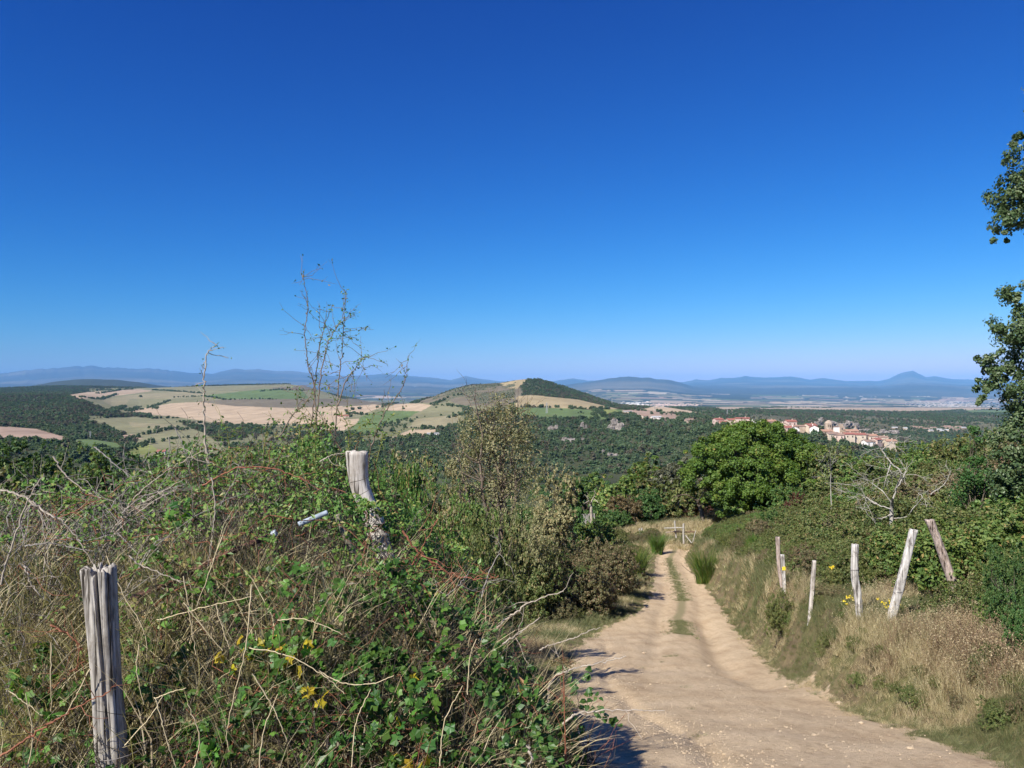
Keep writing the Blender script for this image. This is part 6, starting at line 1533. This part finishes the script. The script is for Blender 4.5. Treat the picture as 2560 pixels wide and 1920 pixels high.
stake('square bleached stake leaning strongly to the right', 'post_white', [(1922, 1348), (1945, 1260), (1974, 1144)], 12, 0.118, 0.09, 66, 6, slant=-0.2, wire=0.62)
stake('cracked brown-grey stake leaning left above the scrub', 'post_brown', [(2054, 1248), (2030, 1180), (2008, 1123)], 12.6, 0.14, 0.12, 67, 2.4, 0.5, crack=True)
for lb, x, y0, y1 in (('short pale stake left of the broom at the track end', 1304, 1170, 1155), ('pale stake on the verge at the track end', 1340, 1166, 1149), ('left one of two thin stakes by the dry grass bank', 1382, 1160, 1142), ('right one of two thin stakes by the dry grass bank', 1387, 1160, 1141), ('dark thin stake at the foot of the oak', 1548, 1150, 1131)):
    stake(lb, 'post_white' if 'dark' not in lb else 'bark', [(x, y0), (x, (y0 + y1) / 2), (x - 1, y1)], 56, 0.09, 0.08, 70 + x, 3, group='small stakes at the end of the track')
def barrier():
    D = 57; o = np.array(W(1476, 1171, D)); t = thing('wooden_barrier', 'old wooden barrier of two posts and rails where the track turns', 'barrier', tuple(o))
    def bar(nm3, a, b, r_, mt_, da=0, db=0):
        V, Fc = tubes([(wander(np.array(W(*a, D + da)) - o, np.array(W(*b, D + db)) - o, 8, 0.01, rt), r_)], 6); link(nm3, np_mesh('barrier_' + nm3, V, Fc, True), M[mt_], t)
    bar('post', (1461, 1162), (1457.5, 1125), 0.06, 'greybark', 1, 1); bar('post', (1477, 1174), (1476.5, 1131), 0.075, 'greybark')
    bar('rail', (1435, 1141), (1478, 1139.5), 0.04, 'greybark', 1.0, -.1); bar('rail', (1455, 1149), (1501, 1149), 0.04, 'rust', 1, -.1); bar('rail', (1438, 1150), (1470, 1146), 0.03, 'post_brown', 1.2, .5)
    bar('brace', (1481, 1156), (1494, 1173), 0.035, 'greybark', -.1, -.5); bar('brace', (1503, 1146), (1496, 1172), 0.028, 'greybark', -.1, -.3)
barrier()
def palings():
    D = 63; a = np.array(W(1250, 1123, D)); b = np.array(W(1284, 1121, D + 1)); t = thing('paling_fence', 'short grey paling fence below the small white dead tree', 'fence', tuple(a))
    n_ = 15
    for k in range(n_):
        p = (b - a) * k / (n_ - 1); o = link('pale', box_mesh('fence_pale', -0.035, 0.035, -0.012, 0.012, -0.5, 0.42 + 0.06 * math.sin(k * 2.3)), M['post_pale'], t, tuple(p)); o.rotation_euler = (0, 0.05 * math.sin(k * 1.7), 0)
    for z in (-0.1, 0.22):
        V, Fc = tubes([(np.array([(0, 0.03, z), tuple((b - a) + (0, 0.03, z))]), 0.022)], 4); link('rail', np_mesh('fence_rail', V, Fc), M['post_pale'], t)
palings()

# ------------------------------------------------------------------ iron bar and poles caught in the thicket
def bar_thing(name, label, cat, parts, D):
    o = np.array(W(*parts[0][1][0][:2], D)); t = thing(name, label, cat, tuple(o))
    for nm3, pts, rad, mt_ in parts:
        l = smooth_line([np.array(W(x, y, d)) - o for x, y, d in [(p[0], p[1], p[2] if len(p) > 2 else D) for p in pts]], 24)
        e = np.vstack([l[:1], l, l[-1:]]); rr_ = np.concatenate([[rad * 0.02], np.full(len(l), rad), [rad * 0.02]]); e[0] -= unit(l[1] - l[0]) * 1e-4; e[-1] += unit(l[-1] - l[-2]) * 1e-4
        V, Fc = tubes([(e, rr_)], 14); link(nm3, np_mesh(name + '_' + nm3, V, Fc, True), M[mt_], t)
bar_thing('iron_bar', 'rusty iron bar with pale painted end running up through the thicket', 'bar', [
    ('rusty_bar', [(285, 1293, 3.1), (400, 1243, 3.2), (500, 1192, 3.32), (578, 1160, 3.4), (592, 1152, 3.42)], 0.0125, 'rust'), ('collar', [(588, 1155, 3.41), (597, 1151, 3.41)], 0.016, 'pipe'),
    ('pipe', [(645, 1133, 3.36), (707, 1107, 3.42)], 0.0115, 'pipe')], 2.95)
bar_thing('leaning_pole', 'grey-brown leaning pole between the pale pipe and the bleached post', 'pole', [('pole', [(790, 1280, 3.6), (762, 1195, 3.6), (745, 1155, 3.6), (728, 1112, 3.62)], 0.015, 'pole')], 3.45)

# ------------------------------------------------------------------ grass, weeds and gravel (uncountable)
def tuft(name, seed, nb, h, spread, bend, wd, flat=0.0, heads=0):
    r = np.random.default_rng(seed); a = r.uniform(0, 6.283, nb); q = spread * r.random(nb) ** 0.7
    b0 = np.stack([np.cos(a) * q, np.sin(a) * q, np.full(nb, -0.04)], 1); hh = h * r.uniform(0.45, 1.1, nb)
    dirn = a + r.normal(size=nb) * 0.9; be = bend * r.uniform(0.2, 1.3, nb)
    side = np.stack([-np.sin(dirn + 1.2), np.cos(dirn + 1.2), 0 * a], 1) * wd * r.uniform(0.6, 1.3, nb)[:, None]
    Vs = []
    for f, wf in ((0, 1.0), (0.4, 0.85), (0.75, 0.55), (1.0, 0.12)):
        off = np.stack([np.cos(dirn) * be * hh * f * f, np.sin(dirn) * be * hh * f * f, hh * f * (1 - 0.35 * be * f)], 1)
        Vs += [b0 + off - side * wf / 2, b0 + off + side * wf / 2]
    V = np.stack(Vs, 1).reshape(-1, 3); k = np.arange(nb)[:, None] * 8
    Fc = np.concatenate([k + np.array((0, 1, 3, 2)), k + np.array((2, 3, 5, 4)), k + np.array((4, 5, 7, 6))])
    v = np.tile(r.random(nb), 3)
    if heads:
        tip = V.reshape(nb, 8, 3)[:, 6:8].mean(1)[:heads]; C = np.repeat(tip, 7, 0) + r.normal(size=(heads * 7, 3)) * (0.008, 0.008, 0.03)
        V2, F2 = leaf_quads(C, unit(r.normal(size=C.shape)), 0.022, 0.008, r); Fc = np.concatenate([Fc, F2 + len(V)]); V = np.concatenate([V, V2]); v = np.concatenate([v, r.random(len(F2))])
    return np_mesh(name, V, Fc, False, {'v': ('FACE', 'FLOAT', v)})
T_dry = [tuft('dry_tuft', 500 + k, 46, 0.42, 0.13, 0.7, 0.0045, heads=10) for k in range(3)]
T_low = [tuft('low_tuft', 510 + k, 60, 0.20, 0.15, 1.0, 0.005) for k in range(3)]
T_grn = [tuft('green_tuft', 520 + k, 55, 0.24, 0.13, 0.9, 0.006) for k in range(3)]
T_wd = [tuft('weed_tuft', 530 + k, 26, 0.45, 0.10, 0.35, 0.006, heads=22) for k in range(2)]
T_coarse = [tuft('coarse_tuft', 540 + k, 34, 0.42, 0.25, 0.7, 0.016) for k in range(2)]
GP = [(m_, M['drygrass']) for m_ in T_dry] + [(m_, M['drygrass']) for m_ in T_low] + [(m_, M['greengrass']) for m_ in T_grn] + [(m_, M['brownstalk']) for m_ in T_wd] + [(m_, M['drygrass']) for m_ in T_coarse] + [(m_, M['greengrass']) for m_ in T_coarse]
def rots(n_, r, tilt=0.15): return np.stack([r.normal(size=n_) * tilt, r.normal(size=n_) * tilt, r.uniform(0, 6.28, n_)], 1)
def spots(n_, r, y0, y1, side, w0, w1, pw=1.0):
    y = y0 * (y1 / y0) ** (r.random(n_) ** pw); s = w0 + (w1 - w0) * r.random(n_) ** 1.3
    xl = np.interp(y, PATH[:, 0], PATH[:, 1]); xr = np.interp(y, PATH[:, 0], PATH[:, 2])
    x = np.where(side > 0, xr + s, xl - s) + 0.12 * r.normal(size=n_)
    k = np.abs(x / y) < 0.8
    return x[k], y[k], s[k]
rg = np.random.default_rng(600)
xs, yv, ss, ids, scs = [], [], [], [], []
for n_, y0, y1, side, w0, w1 in ((15000, 3.2, 30, 1, -0.05, 7.5), (5000, 20, 62, 1, 0.0, 12), (7000, 4.5, 60, -1, -0.05, 3.5), (6000, 7, 60, -1, 1.0, 14), (6000, 8, 30, -1, -0.1, 5.5), (3000, 4, 16, 1, 0.3, 6)):
    x, y, s = spots(n_, rg, y0, y1, side, w0, w1)
    nzv_ = fbm(x * 0.5, y * 0.5, 3, 121); u2 = rg.random(len(x)); far = y > 22
    grn = (nzv_ > 0.02) | (s < 0.35) & (u2 < .4)
    i_ = np.where(grn, 6 + rg.integers(0, 3, len(x)), np.where(u2 < .45, rg.integers(0, 3, len(x)), 3 + rg.integers(0, 3, len(x))))
    i_ = np.where((nzv_ < -0.15) & (rg.random(len(x)) < .5) & (s > .6), 9 + rg.integers(0, 2, len(x)), i_)
    i_ = np.where(far, np.where(grn | (u2 > .75), 13 + rg.integers(0, 2, len(x)), 11 + rg.integers(0, 2, len(x))), i_)
    sc3 = rg.uniform(0.6, 1.25, len(x)) * (0.35 + 0.65 * sstep(0, 1.2, s))
    if side < 0: sc3 *= 0.75
    xs.append(x); yv.append(y); ids.append(i_); scs.append(sc3)
# tufts on the crown of the track and on the bank beyond its end
y = 15 * (58 / 15) ** rg.random(3200); xl = np.interp(y, PATH[:, 0], PATH[:, 1]); xr = np.interp(y, PATH[:, 0], PATH[:, 2]); x = np.where(y < 28, xr - 1.9, (xl + xr) / 2) + rg.normal(size=3200) * 0.2
k = fbm(x * 0.6, y * 0.35, 2, 131) > -0.12 + 0.3 * (1 - sstep(16, 26, y)); x, y = x[k], y[k]
xs.append(x); yv.append(y); ids.append(6 + rg.integers(0, 3, len(x))); scs.append(rg.uniform(.2, .5, len(x)))
y = rg.uniform(57, 78, 4500); x = rg.uniform(2, 24, 4500); xs.append(x); yv.append(y); ids.append(np.where(fbm(x * .25, y * .25, 3, 141) > 0.05, 13, 11) + rg.integers(0, 2, 4500)); scs.append(rg.uniform(.7, 1.6, 4500))
x = np.concatenate(xs); y = np.concatenate(yv); ids = np.concatenate(ids); scs = np.concatenate(scs)
scatter('verge_grass', np.stack([x, y, ground(x, y)], 1), scs, rots(len(x), rg), ids, GP)
# grass and weeds growing through the front of the thicket
n_ = 1900; y = rg.uniform(1.75, 3.6, n_); x = rg.uniform(-2.9, 0.12, n_); k = (np.abs(x / y) < .75) & (rg.random(n_) < np.interp(y, [1.7, 2.8, 3.6], [1, .8, .25]))
x, y = x[k], y[k]; z, h = mound(x, y); z = z - np.minimum(h, 0.30)
scatter('thicket_grass', np.stack([x, y, z], 1), rg.uniform(.6, 1.15, len(x)), rots(len(x), rg, .25), np.where(rg.random(len(x)) < .5, rg.integers(0, 3, len(x)), 3 + rg.integers(0, 3, len(x))), [(tuft('stalk_tuft', 550 + k, 30, 0.42, 0.15, 0.6, 0.0042), M['drygrass']) for k in range(3)] + [(m_, M['greengrass']) for m_ in T_grn])
n_ = 330; y = rg.uniform(1.75, 2.9, n_); x = rg.uniform(-2.1, -0.75, n_); k = (np.abs(x / y) < .75) & (np.hypot(x + 1.28, y - 2.4) > .13)
x, y = x[k], y[k]; z, h = mound(x, y); z = z - np.minimum(h, 0.22)
scatter('thicket_straw', np.stack([x, y, z], 1), rg.uniform(.55, 1.1, len(x)), rots(len(x), rg, .3), rg.integers(0, 3, len(x)), [(tuft('straw_tuft', 560 + k, 34, 0.44, 0.16, 0.6, 0.0042), M['drygrass']) for k in range(3)])
# low undergrowth on the slopes
xs, yv, scs, ids = [], [], [], []
for n_, y0, y1, side, w0, w1, s0 in ((1700, 17, 60, 1, 1.6, 16, .45), (420, 13, 42, 1, 3.0, 15, .9), (260, 9, 17, 1, 3.4, 10, .4), (420, 5, 20, 1, .45, 6, -1), (700, 26, 62, -1, 1.4, 16, .45), (300, 9, 26, -1, 5.0, 14, .45)):
    x, y, s = spots(n_, rg, y0, y1, side, w0, w1); xs.append(x); yv.append(y); scs.append(rg.uniform(.25, 1.05, len(x)) * (0.7 + s / 12) * (1.5 if s0 > .8 else 1) if s0 > 0 else rg.uniform(.08, .26, len(x))); nn_ = fbm(x * .2, y * .2, 3, 151)
    ids.append(np.where(nn_ > -.05, rg.integers(0, 2, len(x)), 1 + rg.integers(0, 3, len(x))))
x = np.concatenate(xs); y = np.concatenate(yv); scs = np.concatenate(scs); ids = np.concatenate(ids)
scatter('undergrowth', np.stack([x, y, ground(x, y) - 0.1], 1), scs, rots(len(x), rg, .1), ids, [(STOCK['near0'][0], M['green']), (STOCK['near1'][0], M['olive']), (STOCK['near2'][0], M['olive']), (STOCK['near2'][0], M['heath'])])
# gravel
def pebble(seed):
    r = np.random.default_rng(seed); V = []; 
    for k in range(3):
        for j in range(6):
            a = j / 6 * 6.283 + k * .5; q = (0.7, 1.0, 0.55)[k] * r.uniform(.75, 1.2); V.append((math.cos(a) * q, math.sin(a) * q * .8, (-.3, .1, .5)[k] + .1 * r.normal()))
    V.append((0, 0, .62))
    Fc = [(k * 6 + j, k * 6 + (j + 1) % 6, k * 6 + 6 + (j + 1) % 6, k * 6 + 6 + j) for k in range(2) for j in range(6)]; T = [(12 + j, 12 + (j + 1) % 6, 18) for j in range(6)]
    return np_mesh('pebble', V, [np.array(Fc), np.array(T)])
PB = [(pebble(700 + k), M['stone']) for k in range(4)]
n_ = 6000; y = 3.5 * (26 / 3.5) ** rg.random(n_); xl = np.interp(y, PATH[:, 0], PATH[:, 1]); xr = np.interp(y, PATH[:, 0], PATH[:, 2]); x = xl + (xr - xl) * rg.random(n_)
gul = np.interp(y, [4, 8, 12, 16, 22], [1.55, 1.65, 1.55, 1.9, 2.7]); k = rg.random(n_) < .38; x = np.where(k, gul + rg.normal(size=n_) * .22, x)
scatter('gravel', np.stack([x, y, ground(x, y)], 1), 0.003 + 0.014 * rg.random(n_) ** 6 + 0.003 * k, rots(n_, rg, .3), rg.integers(0, 4, n_), PB)
for lb, x, y, s in (('pale flat stone at the right edge of the track', 1697, 1485, .05), ('pale stone on the lower right verge', 1812, 1521, .055), ('small grey stone in the lower track', 1862, 1563, .035), ('brown pebble in the middle of the track', 1758, 1589, .028), ('dark round stone near the bottom edge of the track', 1966, 1619, .035), ('stone beside the washed-out gully', 1391, 1412, .05), ('pale stone below the grass strip', 1531, 1440, .06), ('stone in the gully beside the bramble shadow', 1405, 1480, .03)):
    d = gdepth(x, y); p = W(x, y, d); o = link('stone', pebble(int(x)), M['stone'], None, (p.x, p.y, g1(p.x, p.y) + s * .2)); o.scale = (s, s, s * .7); tag(o, lb, 'stone', 'loose stones on the track')
for lb, x, y, s, n2 in (('flat weedy tuft in the middle of the sunlit track', 1480, 1487, .5, 0), ('green tuft low in the track near the bottom', 1512, 1592, .55, 1), ('small tuft between the wheel marks', 1490, 1533, .3, 2), ('green tuft at the bottom right corner of the track', 2130, 1628, .9, 0), ('tuft at the edge of the bush shadow', 1385, 1443, .4, 1), ('second tuft at the bottom right, smaller', 2080, 1618, .5, 2)):
    d = gdepth(x, y); p = W(x, y, d); o = link('grass_tuft', T_grn[n2], M['greengrass'], None, (p.x, p.y, g1(p.x, p.y))); o.scale = (s * 1.5, s, s * .5); tag(o, lb, 'grass tuft', 'tufts on the track')

# broom
def broom(label, x, top, D, w, seed):
    r = np.random.default_rng(seed); p = W(x, top, D); g = g1(p.x, p.y); h = max(.6, p.z - g); wd = w * S / F * D / 2
    t = thing('broom_shrub', label, 'shrub', (p.x, p.y, g), group='broom bushes')
    m_ = tuft('broom_stalks', seed, 900, h * 1.05, wd * .55, .45, 0.022); link('stalks', m_, M['broom'], t)
    V, Fc = tubes([(wander((0, 0, -.1), (r.normal() * wd * .4, r.normal() * wd * .4, h * .6), 5, .1, r), np.linspace(.02, .006, 5)) for _ in range(14)], 4); link('stems', np_mesh('broom_stems', V, Fc), M['twig'], t)
broom('bright green broom bush on the left verge of the track', 1375, 1176, 43, 62, 801); broom('green broom on the right bank at the track bend', 1525, 1182, 40, 80, 802); broom('taller broom right of the track above the bend', 1575, 1165, 42, 70, 803); broom('small broom beside the wooden barrier', 1420, 1150, 55, 40, 804); broom('broom on the slope above the right bank', 1640, 1150, 34, 80, 805)
# ragwort
def ragwort(label, x, y, D, s, seed, n3=26):
    r = np.random.default_rng(seed); p = W(x, y, D); g = g1(p.x, p.y); h = max(.15, p.z - g)
    t = thing('ragwort', label, 'flowers', (p.x, p.y, g), group='yellow flowering weeds')
    heads = np.stack([r.normal(size=n3) * s, r.normal(size=n3) * s, h + r.normal(size=n3) * s * .35], 1)
    V, Fc = tubes([(wander((0, 0, 0), q, 4, .08, r), np.linspace(.004, .002, 4)) for q in heads], 3); link('stems', np_mesh('ragwort_stems', V, Fc), M['greencane'], t)
    C = np.repeat(heads, 9, 0) + r.normal(size=(n3 * 9, 3)) * .012; V, Fc = leaf_quads(C, unit(r.normal(size=C.shape) + (0, -.5, .8)), .026, .02, r); link('flowers', np_mesh('ragwort_flowers', V, Fc), M['petal'], t)
ragwort('yellow flowers at the foot of the crooked stake', 1927, 1336, 12.2, .09, 811, 22); ragwort('small yellow flowers left of the crooked stake', 1842, 1322, 13.5, .09, 812, 14); ragwort('yellow flower in the brown bushes', 1796, 1225, 16, .05, 813, 6)
# dried head on the brown upright stem
for x, y in ((1213, 1425), (1228, 1432), (1200, 1430)):
    p = W(x, y, 2.74); r = np.random.default_rng(int(x)); C = r.normal(size=(60, 3)) * (.012, .012, .006); V, Fc = leaf_quads(C, unit(r.normal(size=C.shape) + (0, 0, 1)), .009, .007, r)
    o = link('dried_flower_head', np_mesh('dried_flower_head', V, Fc, False, {'v': ('FACE', 'FLOAT', r.random(60))}), M['orange'], None, p); tag(o, {1213: 'middle dried orange flower head above the brambles', 1228: 'right dried orange flower head above the brambles', 1200: 'left dried orange flower head above the brambles'}[x], 'flower head', 'dried flower heads')
